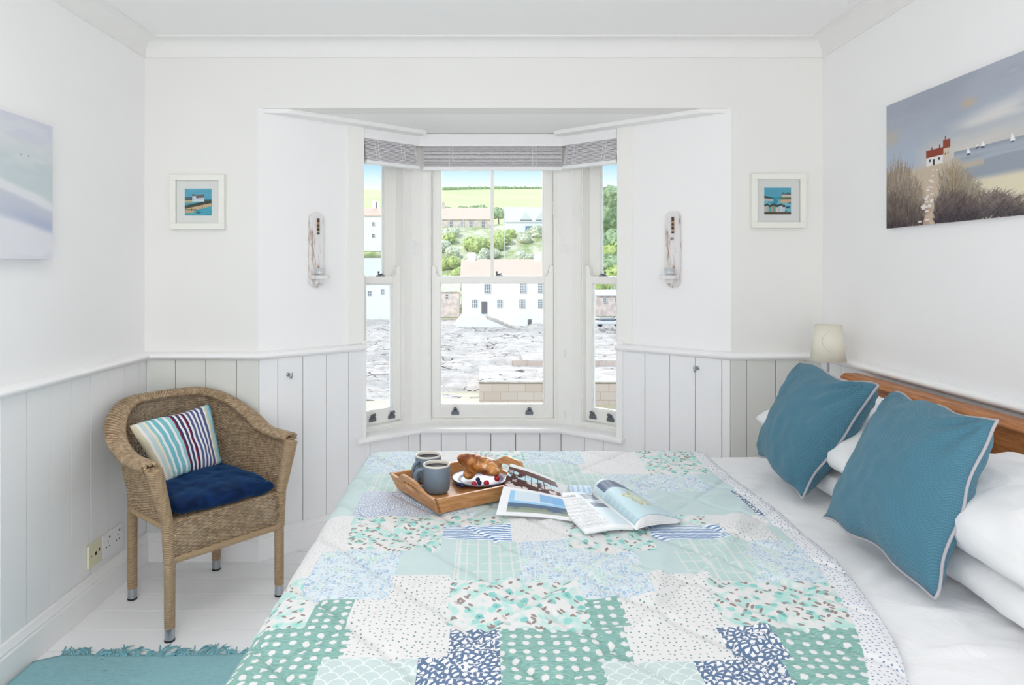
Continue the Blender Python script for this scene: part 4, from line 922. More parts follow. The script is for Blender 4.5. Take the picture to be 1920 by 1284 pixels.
# ---------------------------------------------------------------- magazines
def page_img(kind, seed=0):
    a = canvas(110, 150, (228, 229, 231)); U, V = uvgrid(a); S = a.shape[:2]; r2 = random.Random(seed)
    if kind == 'boats':
        n = fnoise(S, 8, 14, 4, 3); top = (V > .50) & (V < .93)
        blend(a, top*1., (74, 44, 42)); blend(a, top*(np.abs(V-(.80-.12*U)) < .07)*sm(n, .35, .5), (190, 216, 226)); blend(a, top*(V < .68)*sm(n, .52, .62), (206, 196, 194)); blend(a, top*(V > .82)*sm(fnoise(S, 6, 30, 9, 2), .5, .6)*.5, (120, 80, 66))
        for i in range(7): x = .12+.12*i; blend(a, top*((np.abs(U-x) < .008) & (V > .58) & (V < .86-.1*x))*1., (50, 34, 40))
        bot = (V > .05) & (V < .45) & (U > .14); blend(a, bot*1., (150, 196, 226)); blend(a, bot*(V > .26)*(U < .82)*(U > .22)*.85, (214, 222, 228)); blend(a, bot*(V < .22)*1., (88, 108, 134)); blend(a, bot*(V < .15)*sm(n, .3, .6), (134, 146, 124)); blend(a, bot*(V < .10)*1., (152, 160, 148))
        blend(a, ((V > .28) & (V < .45) & (U > .62))*.7, (110, 164, 214))
    elif kind == 'text':
        blend(a, ((U < .62) & (V > .06) & (V < .82))*(np.abs((V*46) % 1-.5) < .22)*(fnoise(S, 40, 46, 5, 1) > .28)*.55, (128, 130, 134))
        for y in (.90, .865): blend(a, ((U > .12) & (U < .55) & (np.abs(V-y) < .009))*(fnoise(S, 26, 40, 6, 1) > .35)*.8, (70, 72, 78))
        blend(a, ((U > .60) & (V > .06))*.8, (196, 214, 222)); blend(a, ((U > .66) & (U < .98) & (V > .78) & (V < .95))*1., (108, 118, 134)); blend(a, ((U > .66) & (U < .98) & (V > .54) & (V < .68))*1., (98, 108, 126)); blend(a, ((U > .66) & (U < .98) & (V > .72) & (V < .75))*.5, (140, 150, 156))
    elif kind == 'map':
        blend(a, sm(V, 1.2, .6), (176, 208, 218)); blend(a, ((V > .74) & (V < .96) & (U > .08))*1., (84, 102, 128)); blend(a, sm(V, .74, .70)*1., (186, 212, 220)); blend(a, ((V > .70) & (V < .76))*.6*(U < .3), (200, 220, 226))
        R_ = np.hypot((U-.52)/1.2, (V-.44)*.95); th = np.arctan2(V-.44, U-.52); w = .14+.035*np.sin(th*5)+.03*np.sin(th*9+1)
        blend(a, sm(R_, w, w-.02), (206, 220, 210)); blend(a, np.exp(-((R_-w)/.02)**2), (186, 172, 70)); blend(a, np.exp(-((R_-w*.55)/.012)**2)*.6, (180, 190, 150)); blend(a, ((U < .1) & (V < .7) & (np.abs((V*40) % 1-.5) < .2))*.4, (120, 140, 150))
    elif kind == 'plain':
        blend(a, ((V > .3) & (V < .8) & (U > .15) & (U < .85))*.3, (190, 196, 206))
    return a
def quadp(c, u, v): return c[0]*(1-u)*(1-v)+c[1]*u*(1-v)+c[2]*u*v+c[3]*(1-u)*v
zq = .6155
mA = thing('magazine', 'open magazine propped against the tray, showing moored boats photo', 'magazine', onz(990, 940, zq), group='magazines on the bed')
org = mA.location.copy()
cA = [onz(930, 967, zq), onz(1068, 976, zq), onz(1040, 902, .655), onz(957, 871, .708)]
def pA(u, v, dz=0):
    p = quadp(cA, u, v); p.z += .004*math.sin(PI*v)+dz+.003*math.sin(PI*u); return p-org
painted('front_page', page_img('boats'), lambda u, v: pA(u, v, .004), M['print'], mA, True)
mb = MB(); mb.grid(16, 16, lambda u, v: pA(u, v, .0035)); o_ = mb.build('page_block', M['paper'], mA, smooth=True, recalc=False); sd = o_.modifiers.new('t', 'SOLIDIFY'); sd.thickness = .004; sd.offset = -1
cA2 = [onz(1040, 974, zq), onz(1072, 978, zq), onz(1066, 911, zq+.006), onz(1040, 903, zq+.03)]
painted('rear_page', page_img('plain'), lambda u, v: quadp(cA2, u, v)+Vector((0, 0, .0015))-org, M['print'], mA, True)
mB = thing('magazine', 'magazine lying open with a curled map page, nearer the cushions', 'magazine', onz(1160, 960, zq), group='magazines on the bed')
org2 = mB.location.copy()
cL = [onz(1097, 997, zq+.006), onz(1190, 989, zq+.006), onz(1110, 926, zq+.008), onz(1027, 927, zq+.010)]
def pL(u, v, dz=0): p = quadp(cL, u, v); p.z += dz+.007*math.sin(PI*u)**1.0*(.4+.6*u); return p-org2
painted('left_page', page_img('text'), lambda u, v: pL(u, v, .001), M['print'], mB, True)
mb = MB(); mb.grid(16, 8, lambda u, v: pL(u, v, .0006)); o_ = mb.build('left_page_block', M['paper'], mB, smooth=True, recalc=False); sd = o_.modifiers.new('t', 'SOLIDIFY'); sd.thickness = .008; sd.offset = -1
cRt = [onz(1190, 989, zq+.006), onz(1279, 975, zq+.001), onz(1185, 921, zq+.001), onz(1110, 926, zq+.008)]
def pR(u, v, k=1, dz=0):
    p = quadp(cRt, u**1.05, v); arch = k*.031*math.sin(PI*min(1, u**.62))*(.9+.45*v); p.z += arch+dz; return p-org2
painted('right_page', page_img('map'), lambda u, v: pR(u, v, 1, .001), M['print'], mB, True)
for i, k in enumerate((.93, .84, .75, .64, .52, .38, .22)):
    mb = MB(); mb.grid(24, 6, lambda u, v: pR(u, v, k, 0)+Vector((-.002*i*u, -.0028*i, 0))); o_ = mb.build('leaf', M['paper'], mB, smooth=True, recalc=False); sd = o_.modifiers.new('t', 'SOLIDIFY'); sd.thickness = .0014; sd.offset = -1
# curled loose page behind the spine
a = canvas(40, 30, (206, 220, 234)); U, V = uvgrid(a); blend(a, (np.abs((U*4) % 1-.5) < .2)*.7, (150, 186, 220))
cc = [onz(1070, 924, zq+.010), onz(1112, 926, zq+.010), onz(1102, 914, zq+.004), onz(1066, 914, zq+.004)]
painted('curled_page', a, lambda u, v: quadp(cc, u, v)+Vector((0, 0, .012*math.sin(PI*v)+.002))-org2, M['print'], mB, True)

# ---------------------------------------------------------------- wicker chair
CH = thing('wicker_armchair', 'woven wicker armchair standing in the left corner', 'chair', (-1.104, 2.654, 0), (0, 0, math.radians(-130.5)))
def Upath(t, hw, yf, yb0, dep):     # t in -1..1 ; +x side first
    Ls = yf-yb0; arc = PI/2*math.sqrt((hw*hw+dep*dep)/2); tot = 2*(Ls+arc); s = (t+1)/2*tot
    if s < Ls: return Vector((hw, yf-s, 0))
    if s > tot-Ls: return Vector((-hw, yf-(tot-s), 0))
    a = (s-Ls)/(2*arc)*PI; return Vector((hw*math.cos(a), yb0-dep*math.sin(a), 0))
def top_z(t): return .603+.15*smooth01((.80-abs(t))/.62)
def shell(t, f):
    b = Upath(t, .222, .205, -.04, .19); p = Upath(t, .272, .20, -.04, .27)
    q = b.lerp(p, f**.8 if f > 0 else 0); q.z = .395+(top_z(t)-.395)*f; return q
NS = 74; ROWS = 46; mb = MB()
def offs(t, f):
    e = .004; d = shell(min(1, t+e), f)-shell(max(-1, t-e), f); return Vector((d.y, -d.x, 0)).normalized()
for r_ in range(ROWS):
    f = (r_+.5)/ROWS; pts = []
    for i in range(NS*4+1):
        t = -1+2*i/(NS*4); t = t*.985; ph = PI*i/4+PI*(r_ % 2)
        pts.append(shell(t, f)+offs(t, f)*.0028*math.cos(ph)*1.0)
    mb.tube(pts, .0031, 4, caps=False)
for i in range(NS):
    t = (-1+2*i/NS)*.985
    mb.tube([shell(t, k/6) for k in range(7)], .0022, 4, caps=False)
mb.build('woven_back', M['wicker'], CH, smooth=True)
# braided rim
mb = MB(); n = 420; K = 9
def rimc(t): p = shell(t*.995, 1); o_ = offs(t*.995, 1); return p, o_
for k in range(K):
    pts = []
    for i in range(n+1):
        t = -1+2*i/n; p, o_ = rimc(t); a = 2*PI*k/K+i*.17*(1 if k % 2 else 1); wd = .029+.008*math.exp(-(t/.5)**2)
        pts.append(p+o_*wd*math.cos(a)*1.0+Vector((0, 0, .013*math.sin(a)+.004))+o_*(-.004))
    mb.tube(pts, .0058, 5)
for k in range(7):
    pts = []
    for i in range(n+1):
        t = -1+2*i/n; p, o_ = rimc(t); a = 2*PI*k/7-i*.13; pts.append(p+o_*.021*math.cos(a)+Vector((0, 0, .008*math.sin(a)+.004)))
    mb.tube(pts, .0056, 5)
mb.build('braided_rim', M['wicker'], CH, smooth=True)
def wrapped(mb, p, q, r0, r1, pitch=.0062, sides=14):
    p = Vector(p); q = Vector(q); L = (q-p).length; n = max(4, int(L/pitch)*4); pts = []; rr = []
    for i in range(n+1):
        f = i/n; pts.append(p.lerp(q, f)); rr.append((r0+(r1-r0)*f)*(1+.10*abs(math.sin(PI*f*n/4))))
    mb.tube(pts, rr, sides)
def wrapped_path(mb, pts, r, pitch=.007, sides=10):
    for a, b in zip(pts[:-1], pts[1:]): wrapped(mb, a, b, r, r, pitch, sides)
for sx in (1, -1):
    mb = MB(); wrapped(mb, (sx*.268, .212, .60), (sx*.222, .212, .405), .026, .0185); wrapped(mb, (sx*.222, .212, .405), (sx*.217, .212, .272), .0195, .0175); mb.build('arm_post', M['wrapped'], CH, smooth=True)
for (x, y, zt) in ((.215, .212, .272), (-.215, .212, .272), (.172, -.195, .41), (-.172, -.195, .41)):
    mb = MB(); wrapped(mb, (x, y, zt), (x, y, .044), .0172, .0165); lg = mb.build('leg', M['wrapped'], CH, smooth=True)
    MB().lathe([(.0165, .007), (.0168, .044), (.0001, .044)], (x, y, 0), 16).build('metal_foot', M['chrome'], lg, auto=40)
    MB().lathe([(.0001, 0), (.0150, 0), (.0175, .002), (.0175, .007), (.0001, .007)], (x, y, 0), 16, cap=False).build('rubber_tip', M['black'], lg, auto=40)
mb = MB(); pts = [shell(-1+2*i/26, 0)+Vector((0, 0, -.006)) for i in range(27)]; wrapped_path(mb, pts, .0115)
wrapped(mb, (.215, .214, .275), (-.215, .214, .275), .0125, .0125); mb.build('wrapped_rail', M['wicker_wrap'], CH, smooth=True)
# front apron and seat
mb = MB()
def apron(u, f): return Vector((.205-.41*u, .216+.010*math.sin(PI*f), .283+.125*f))
R2 = 20
for r_ in range(R2):
    f = (r_+.5)/R2; pts = []
    for i in range(22*4+1): pts.append(apron(i/88, f)+Vector((0, .0028*math.cos(PI*i/4+PI*(r_ % 2)), 0)))
    mb.tube(pts, .0032, 4)
for i in range(23): mb.tube([apron(i/22, k/4) for k in range(5)], .0022, 4)
mb.build('woven_apron', M['wicker'], CH, smooth=True)
mb = MB()
for r_ in range(46):
    y = .214-.0088*r_; hw = .21 if y > -.05 else .21*math.sqrt(max(.05, 1-((y+.05)/.19)**2))
    pts = [(-hw+2*hw*i/60, y, .404+.0025*math.cos(PI*i/2+PI*(r_ % 2))) for i in range(61)]; mb.tube(pts, .0042, 4)
mb.build('woven_seat', M['wicker'], CH, smooth=True)
def chw(p): return CH.matrix_basis @ Vector(p)
CHM = Matrix.Translation((-1.104, 2.654, 0)) @ Matrix.Rotation(math.radians(-130.5), 4, 'Z')
def chw(p): return CHM @ Vector(p)
# navy seat pad
so, _ = cushion('seat_cushion', [chw(c) for c in ((.197, .222, .446), (-.200, .222, .436), (-.165, -.175, .452), (.165, -.175, .452))], .078, M['navy'], None, n=40, pin=-.02, seed=31, wr_amp=.010, power=.25, creases=.003)
tag(so, 'navy blue velvet seat cushion on the wicker chair', 'cushion')
# striped cushion: corners from the photo, resting on the seat and leaning back
cs = [chw((.130, -.024, .470)), chw((-.140, -.085, .478)), chw((-.150, -.205, .712)), chw((.222, -.115, .695))]
so, _ = cushion('striped_cushion', cs, .085, M['stripe'], None, n=36, pin=.05, seed=33, wr_amp=.006, power=.4, creases=.004)
tag(so, 'oblong striped cushion in aqua, navy and red leaning in the wicker chair', 'cushion')

# ---------------------------------------------------------------- wall sockets, rug, lamp, sconces
def plate_(y0, y1, z0, z1, mat, name, lab, holes, screws):
    r_ = thing(name, lab, 'socket', (-1.485, (y0+y1)/2, (z0+z1)/2)); h = (z1-z0)/2; w = (y1-y0)/2
    MB().box((0, -w, -h), (.009, w, h)).build('face_plate', mat, r_, bevel=.002)
    for (dy, dz, a, b) in holes: MB().box((.0085, dy-a/2, dz-b/2), (.0096, dy+a/2, dz+b/2)).build('pin_hole', M['black'], r_)
    return r_
plate_(2.553, 2.640, .157, .243, M['cream_plastic'], 'aerial_socket', 'cream aerial socket plate low on the left wall', [(-.028, 0, .004, .005), (.002, 0, .012, .013), (.024, .006, .008, .012)], 0)
hs = []
for c in (-.036, .036): hs += [(c, .012, .004, .008), (c-.011, -.008, .007, .004), (c+.011, -.008, .007, .004), (c+.012, .026, .009, .006)]
ds = plate_(2.645, 2.791, .157, .243, M['white_plastic'], 'double_socket', 'white double plug socket behind the wicker chair', hs, 0)
# rug
RY = 2.262
def rugf(u, v):
    x = -1.452+1.25*u; y = RY-.95*(1-v)+ (.006*nz(x*5, 3)+.006*math.sin(x*7))*v
    z = .007+.002*nz(x*4, y*4)+.0012*nz(x*15, y*15)
    if u < .06: y -= (.06-u)*1.1*v; z += .012*(1-u/.06)*v
    return (x, y, z)
rg = thing('cotton_rug', 'aqua flat-woven cotton rug with fringe beside the bed', 'rug', (-1.0, 2.0, 0)); org = Vector((-1.0, 2.0, 0))
mb = MB(); mb.grid(90, 60, lambda u, v: Vector(rugf(u, v))-org); o_ = mb.build('rug_body', M['rug'], rg, smooth=True); sd = o_.modifiers.new('t', 'SOLIDIFY'); sd.thickness = .005; sd.offset = -1
mb = MB(); r3 = random.Random(12); x = -1.39
while x < -.42:
    L = r3.uniform(.03, .075); lean = r3.uniform(-.9, .9); k = r3.choice([3, 4, 5]) if r3.random() < .8 else 0
    for q in range(k):
        b = Vector((x+r3.uniform(-.008, .008), RY-.006+.006*math.sin(x*7), .007)); pts = []
        c1 = lean+r3.uniform(-.5, .5); cv = r3.uniform(-1.2, 1.2)
        p = b.copy(); a = PI/2-c1
        for i in range(7): pts.append(p-org); p = p+Vector((math.cos(a), math.sin(a), 0))*L/6; a += cv/6; p.z = .004+.004*math.sin(i*.6)+.002*q*.5
        mb.tube(pts, [.0027, .003, .003, .0028, .0026, .0022, .0012], 5)
    x += r3.uniform(.012, .03)
mb.build('fringe', M['rug_fringe'], rg, smooth=True)['kind'] = 'stuff'
# bedside table + lamp
lx, ly = 1.385, 2.745
nt = thing('bedside_table', 'low white bedside table in the corner beyond the bed, under the lamp', 'table', (1.30, 2.77, 0))
MB().box((-.13, -.15, .52), (.15, .15, .545)).build('table_top', M['gloss'], nt, bevel=.003)
MB().box((-.12, -.14, .40), (.14, .14, .52)).build('drawer_box', M['gloss'], nt, bevel=.002)
for x in (-.115, .11):
    for y in (-.135, .11): MB().box((x, y, 0), (x+.025, y+.025, .40)).build('leg', M['gloss'], nt)
tl = thing('table_lamp', 'small table lamp with punched cream shade in the corner behind the bed', 'lamp', (lx, ly, .545))
MB().lathe([(.0001, 0), (.05, 0), (.052, .006), (.04, .014), (.012, .02), (.006, .03), (.0048, .06), (.0048, .40), (.0001, .40)], n=28, cap=False).build('stand', M['chrome'], tl, auto=50)
zs0, zs1 = .368, .512
MB().lathe([(.067, zs0), (.0495, zs1)], n=48, cap=False).build('lamp_shade', M['shade'], tl, smooth=True).modifiers.new('t', 'SOLIDIFY').thickness = .0015
mb = MB()
for i in range(26):
    t = i/25; zz = zs1-.02-t*.085; aa = -PI/2-.30-.55*math.sin(t*PI*.95+.15)+.75*t*t*0; rr = .067+(.0495-.067)*(zz-zs0)/(zs1-zs0)
    c = Vector((rr*math.cos(aa), rr*math.sin(aa), zz)); n_ = Vector((math.cos(aa), math.sin(aa), 0)); mb.tube([c+n_*.0004, c+n_*.0012], .0009, 6)
mb.build('punched_holes', M['pewter'], tl)
MB().lathe([(.0001, -.009), (.007, -.008), (.011, 0), (.007, .008), (.0001, .009)], (-.003, -.012, .300), 16).build('switch_disc', M['pewter'], tl, smooth=True)
def sconce(P, e, a, z0, z1, lab, knob):
    base = P(a, 0); n = -(nL if P is Lp else nR); ang = math.atan2(n.y, n.x)
    # local: +x away from the wall, y along the wall
    r_ = thing('candle_sconce', lab, 'sconce', (base.x, base.y, z0), (0, 0, ang), 'driftwood sconces on the bay walls'); hgt = z1-z0; w = .034
    mb = MB(); pr_ = []
    for i in range(9): t = PI*i/8; pr_.append((w*math.cos(t), hgt-.022+.022*math.sin(t)))
    for i in range(9): t = PI+PI*i/8; pr_.append((w*math.cos(t), .03+.03*math.sin(t)))
    m_ = len(pr_); vs = [(x, y, z) for x in (.001, .026) for y, z in pr_]
    mb.add(vs, [tuple(range(m_)), tuple(range(m_, 2*m_))[::-1]]+[(i, (i+1) % m_, m_+(i+1) % m_, m_+i) for i in range(m_)]); mb.build('backboard', M['driftwood'], r_, bevel=.003)
    MB().box((.026, -.036, .040), (.086, .036, .058)).build('shelf', M['driftwood'], r_, bevel=.003)
    mb = MB(); vs = [(x, y, z) for y in (-.018, .018) for x, z in ((.026, .040), (.062, .040), (.055, .02), (.026, .006))]
    mb.add(vs, [(0, 1, 2, 3), (7, 6, 5, 4), (0, 4, 5, 1), (1, 5, 6, 2), (2, 6, 7, 3), (3, 7, 4, 0)]).build('bracket', M['driftwood'], r_, bevel=.003)
    cols = [(90, 62, 46), (60, 52, 50), (188, 140, 96), (80, 70, 66), (150, 110, 78), (44, 40, 40), (176, 156, 120), (70, 60, 58)]
    for i in range(8):
        z = hgt-.03-i*.0095
        MB().lathe([(.0001, -.0042), (.005, -.004), (.0062, 0), (.005, .004), (.0001, .0042)], (.031, .004, z), 12).build('bead', simple('bead_%d' % i, cols[i], .6), r_, smooth=True)
    if knob: MB().lathe([(.0001, -.006), (.006, -.005), (.0085, 0), (.006, .005), (.0001, .006)], (.030, 0, hgt-.125), 14).build('pebble', simple('grey_pebble', (150, 140, 140), .7), r_, smooth=True)
    g = thing('tealight_holder', 'clear glass tealight holder on the %s sconce shelf' % ('left' if P is Lp else 'right'), 'candle holder', r_.matrix_basis.to_translation(), group='tealight holders')
    c = Matrix.Translation((base.x, base.y, z0)) @ Matrix.Rotation(ang, 4, 'Z') @ Vector((.056, 0, .0585)); g.location = c
    MB().lathe([(.0001, 0), (.020, 0), (.023, .004), (.0245, .034), (.0225, .034), (.021, .006), (.0001, .005)], n=28, cap=False).build('glass_cup', M['cup_glass'], g, smooth=True)
    MB().lathe([(.0001, .006), (.0175, .006), (.0175, .016), (.0001, .016)], n=20, cap=False).build('candle', M['white_plastic'], g)
    return r_
m = NT('thick_clear_glass', .05); t = m.n('ShaderNodeBsdfTransparent'); g = m.n('ShaderNodeBsdfGlossy'); g.inputs['Roughness'].default_value = .05; d_ = m.n('ShaderNodeBsdfDiffuse'); d_.inputs[0].default_value = (.8, .83, .86, 1)
mx = m.n('ShaderNodeMixShader'); mx2 = m.n('ShaderNodeMixShader'); mx.inputs[0].default_value = .3; mx2.inputs[0].default_value = .12
m.l(t.outputs[0], mx.inputs[1]); m.l(d_.outputs[0], mx.inputs[2]); m.l(mx.outputs[0], mx2.inputs[1]); m.l(g.outputs[0], mx2.inputs[2]); m.l(mx2.outputs[0], m.t.nodes['Material Output'].inputs[0]); M['cup_glass'] = m.m
sconce(Lp, eL, .270, 1.195, 1.543, 'whitewashed driftwood candle sconce on the left angled wall', False)
sconce(Rp, eR, .262, 1.195, 1.548, 'whitewashed driftwood candle sconce on the right angled wall, with pebble', True)

# ---------------------------------------------------------------- outside
def outdoors():
    # hill
    def hill(u, v):
        Y = 230+300*v; X = -260+520*u; z = 12+50*v**.8+4*nz(X*.01, Y*.01)+ -.018*(X)*v*1.0
        return (X, Y, z)
    o = MB().grid(60, 30, hill).build('hill_field', M['meadow'], smooth=True); struct(o, 'sunlit green field on the hill across the water', 'hill')
    r = random.Random(9)
    # slope with scrub between shore cottage and upper houses
    def slope(u, v):
        Y = 118+122*v; X = -130+260*u; z = -7.2+ (21)*sm(np.array(v), 0, .62) + 1.2*nz(X*.06, Y*.06)
        return (X, Y, float(z))
    o = MB().grid(120, 60, slope).build('scrub_bank', M['scrub'], smooth=True); struct(o, 'scrubby bank behind the harbour cottage', 'bank')
    def sh(u, v):
        Y = 64+56*v; X = -75+150*u; z = -11.2+3.9*v**.8+.55*nz(X*.12, Y*.3, 1)+.35*nz(X*.4, Y*.7, 2)+.18*nz(X*1.3, Y*1.8, 3)
        z += .5*max(0, nz(X*.2+9, Y*.5, 7))
        if v > .86: z = -7.35+ .02*nz(X, Y)
        return (X, Y, z)
    o = MB().grid(360, 150, sh).build('rocky_shore', M['rock'], smooth=True); struct(o, 'pale sunlit rocks along the shore', 'shore')
    o = MB().grid(2, 2, lambda u, v: (-80+160*u, 20+60*v, -11.0)).build('harbour_water', M['water']); struct(o, 'shallow water at the foot of the rocks', 'water')
    q = MB(); q.box((-.4, 62, -12), (40, 72, -9.0)); q.box((4.2, 72, -12), (40, 80, -8.4)); o = q.build('stone_quay', M['quay']); cp = MB().box((-.45, 61.9, -9), (40, 72, -8.9)).box((4.15, 72, -8.4), (40, 80, -8.3)).build('coping', M['rock'], o); tag(o, 'pale stone quay of large blocks at the waterline', 'quay')
    s = MB()
    for i in range(5): s.box((3.0, 72.0+.0, -9+.13*i), (4.2, 73.2-.2*i, -8.87+.13*i))
    tag(s.build('quay_steps', M['quay']), 'short flight of stone steps on the quay', 'steps')
    def house(name, lab, x0, x1, y, dep, zb, ze, zr, wall, roof, wins, chim=(), door=None, gable=False, inset=.25):
        root = thing(name, lab, 'house', ((x0+x1)/2, y, zb)); ox, oy, oz = (x0+x1)/2, y, zb
        def L(mb): mb.v = [(a-ox, b-oy, c-oz) for a, b, c in mb.v]; return mb
        m_ = MB()
        ym = y+dep/2
        vs = [(x0, y, zb), (x1, y, zb), (x1, y+dep, zb), (x0, y+dep, zb), (x0, y, ze), (x1, y, ze), (x1, y+dep, ze), (x0, y+dep, ze), (x0, ym, zr-.15), (x1, ym, zr-.15)]
        m_.add(vs, [(0, 1, 5, 4), (1, 2, 6, 9, 5), (2, 3, 7, 6), (3, 0, 4, 8, 7), (4, 5, 9, 8), (6, 7, 8, 9)]); L(m_).build('walls', wall, root, recalc=True)
        rf = MB(); e = inset
        vs = [(x0-e, y-e, ze-.1), (x1+e, y-e, ze-.1), (x1+e, ym, zr), (x0-e, ym, zr), (x0-e, y+dep+e, ze-.1), (x1+e, y+dep+e, ze-.1)]
        vs += [(a, b, c+.18) for a, b, c in vs]; rf.add(vs, [(0, 1, 2, 3), (3, 2, 5, 4), (6, 9, 8, 7), (9, 10, 11, 8), (0, 6, 7, 1), (4, 5, 11, 10), (0, 3, 9, 6), (3, 4, 10, 9), (1, 7, 8, 2), (2, 8, 11, 5)])
        L(rf).build('roof', roof, root)
        for (cx, w, hh_) in chim:
            c = MB(); c.box((cx-w/2, ym-.4, zr-.5), (cx+w/2, ym+.4, zr+hh_)); L(c).build('chimney', wall, root)
        for (wx, wz, ww, wh, nx_, ny_) in wins:
            fr = MB(); fr.box((wx-ww/2, y-.06, wz-wh/2), (wx+ww/2, y-.005, wz+wh/2)); fo_ = L(fr).build('window', M['win_dark'], root)
            g = MB(); tb = .07
            for i in range(nx_+1): xx = wx-ww/2+ww*i/nx_; g.box((xx-tb/2, y-.1, wz-wh/2-.04), (xx+tb/2, y-.06, wz+wh/2+.04))
            for i in range(ny_+1): zz = wz-wh/2+wh*i/ny_; g.box((wx-ww/2, y-.1, zz-tb/2), (wx+ww/2, y-.06, zz+tb/2))
            L(g).build('glazing_bars', M['render_white'], fo_)
        if door: dx, dz, dw, dh = door; d_ = MB(); d_.box((dx-dw/2, y-.08, dz), (dx+dw/2, y-.005, dz+dh)); L(d_).build('door', M['far_dark'], root)
        return root, L
    Yc = 112.; sc_ = Yc/F
    def W(u, v, Y=Yc): p = at(u, v, Y); return p.x, p.z
    def wn(u, v, w, h, a, b, Y=Yc): x, z = W(u, v, Y); return (x, z, w*Y/F, h*Y/F, a, b)
    hx0 = W(866, 0)[0]; zb = W(0, 612)[1]; ze = W(0, 522)[1]; zr = W(0, 497)[1]+.8
    wins = [wn(890, 569, 10, 15, 3, 2), wn(937, 569, 10, 15, 3, 2), wn(979, 569, 11, 16, 4, 4), wn(1014, 569, 11, 16, 4, 4), wn(914, 541, 12, 17, 3, 3), wn(981, 540, 12, 18, 4, 4), wn(1014, 540, 11, 18, 4, 4), wn(1044, 569, 11, 16, 4, 4), wn(1044, 540, 11, 18, 4, 4)]
    dx, dz = W(908, 588)
    ct, L_ = house('harbour_cottage', 'long white cottage with pink tiled roof and paned windows by the shore', hx0, hx0+14.5, Yc, 7, zb, ze, zr, M['render_white'], M['roof_pink'], wins, ((hx0+1.6, 1.2, 1.4), (W(1012, 0)[0], 1.2, 1.3)), (dx, dz, .95, 2.0))
    dx2, dz2 = W(993, 611); d_ = MB(); d_.box((dx2-.3, Yc-.1, dz2), (dx2+.3, Yc-.005, dz2+1.1)); L_(d_).build('cellar_door', M['far_dark'], ct)
    tr_ = MB(); p1 = at(866, 588, 110); p2 = at(900, 588, 110); p3 = at(962, 611, 110)
    tr_.add([(p1.x-3, 108, -9.6), (p3.x, 108, -9.6), (p3.x, 108, p3.z), (p2.x, 108, p2.z), (p1.x, 108, p1.z), (p1.x-3, 112, -9.6), (p3.x, 112, -9.6), (p3.x, 112, p3.z), (p2.x, 112, p2.z), (p1.x, 112, p1.z)],
            [(0, 1, 2, 3, 4), (9, 8, 7, 6, 5), (2, 7, 8, 3), (3, 8, 9, 4), (0, 4, 9, 5), (1, 6, 7, 2)])
    tag(tr_.build('cottage_terrace', M['render_white']), 'white ramped terrace wall in front of the harbour cottage', 'terrace')
    s = MB()
    for i in range(11):
        p = at(912+5*i, 590+2.1*i, 107.8); s.box((p.x-.25, 107.6, p.z-.25), (p.x+.25, 108, p.z))
    tag(s.build('terrace_steps', M['granite']), 'stone steps descending beside the cottage door', 'steps')
    p = at(1000, 610, 106)
    # lean-to barn left of the cottage
    a0 = W(790, 0, 118)[0]; a1 = W(860, 0, 118)[0]
    house('stone_barn', 'small stone barn with mossy roof left of the harbour cottage', a0, a1, 119, 6, -7, W(0, 546, 119)[1], W(0, 531, 119)[1], M['granite'], M['leaf2'], [wn(838, 556, 6, 10, 1, 2, 119)])
    # upper houses
    Yu = 182.
    wl = []
    for u, a_, b_ in ((846, 2, 2), (868, 2, 2), (883, 2, 2), (906, 2, 2)): wl.append(wn(u, 421, 6, 12, a_, b_, Yu))
    for u in (846, 868, 883, 906): wl.append(wn(u, 443, 6, 12, 2, 2, Yu))
    house('terraced_house', 'granite fronted terraced house with pale brown roof below the green hill', W(778, 0, Yu)[0], W(918, 0, Yu)[0], Yu, 9, W(0, 462, Yu)[1], W(0, 411, Yu)[1], W(0, 392, Yu)[1]+.6, M['granite'], M['roof_pink'], wl, ((W(828, 0, Yu)[0], 1.5, 1.5), (W(784, 0, Yu)[0], 1.5, 1.5)))
    Ym_ = 176.
    mh, LL = house('modern_house', 'white gabled house with long blue balcony window below the hill', W(948, 0, Ym_)[0], W(1075, 0, Ym_)[0], Ym_, 10, W(0, 462, Ym_)[1], W(0, 416, Ym_)[1], W(0, 391, Ym_)[1]+.6, M['render_white'], M['roof_grey'], [])
    x0_, z0_ = W(985, 437, Ym_); x1_, z1_ = W(1030, 424, Ym_); MB_ = MB().box((x0_, Ym_-.5, z0_), (x1_, Ym_-.01, z1_)); LL(MB_).build('balcony_window', M['win_blue'], mh)
    for u in (986, 1015, 1044):
        x_, z_ = W(u, 412, Ym_); d_ = MB(); d_.add([(x_-1.6, Ym_-.4, z_), (x_+1.6, Ym_-.4, z_), (x_, Ym_-.4, z_+2.1), (x_-1.6, Ym_+3, z_), (x_+1.6, Ym_+3, z_), (x_, Ym_+3, z_+2.1)], [(0, 1, 2), (5, 4, 3), (0, 2, 5, 3), (1, 4, 5, 2), (0, 3, 4, 1)]); LL(d_).build('dormer', M['roof_grey'], mh)
    house('link_house', 'low pale house between the terrace and the gabled white house', W(922, 0, 180)[0], W(947, 0, 180)[0], 180, 8, W(0, 462, 180)[1], W(0, 432, 180)[1], W(0, 424, 180)[1], M['granite'], M['roof_grey'], [])
    # seen through the left window
    Yl = 150.
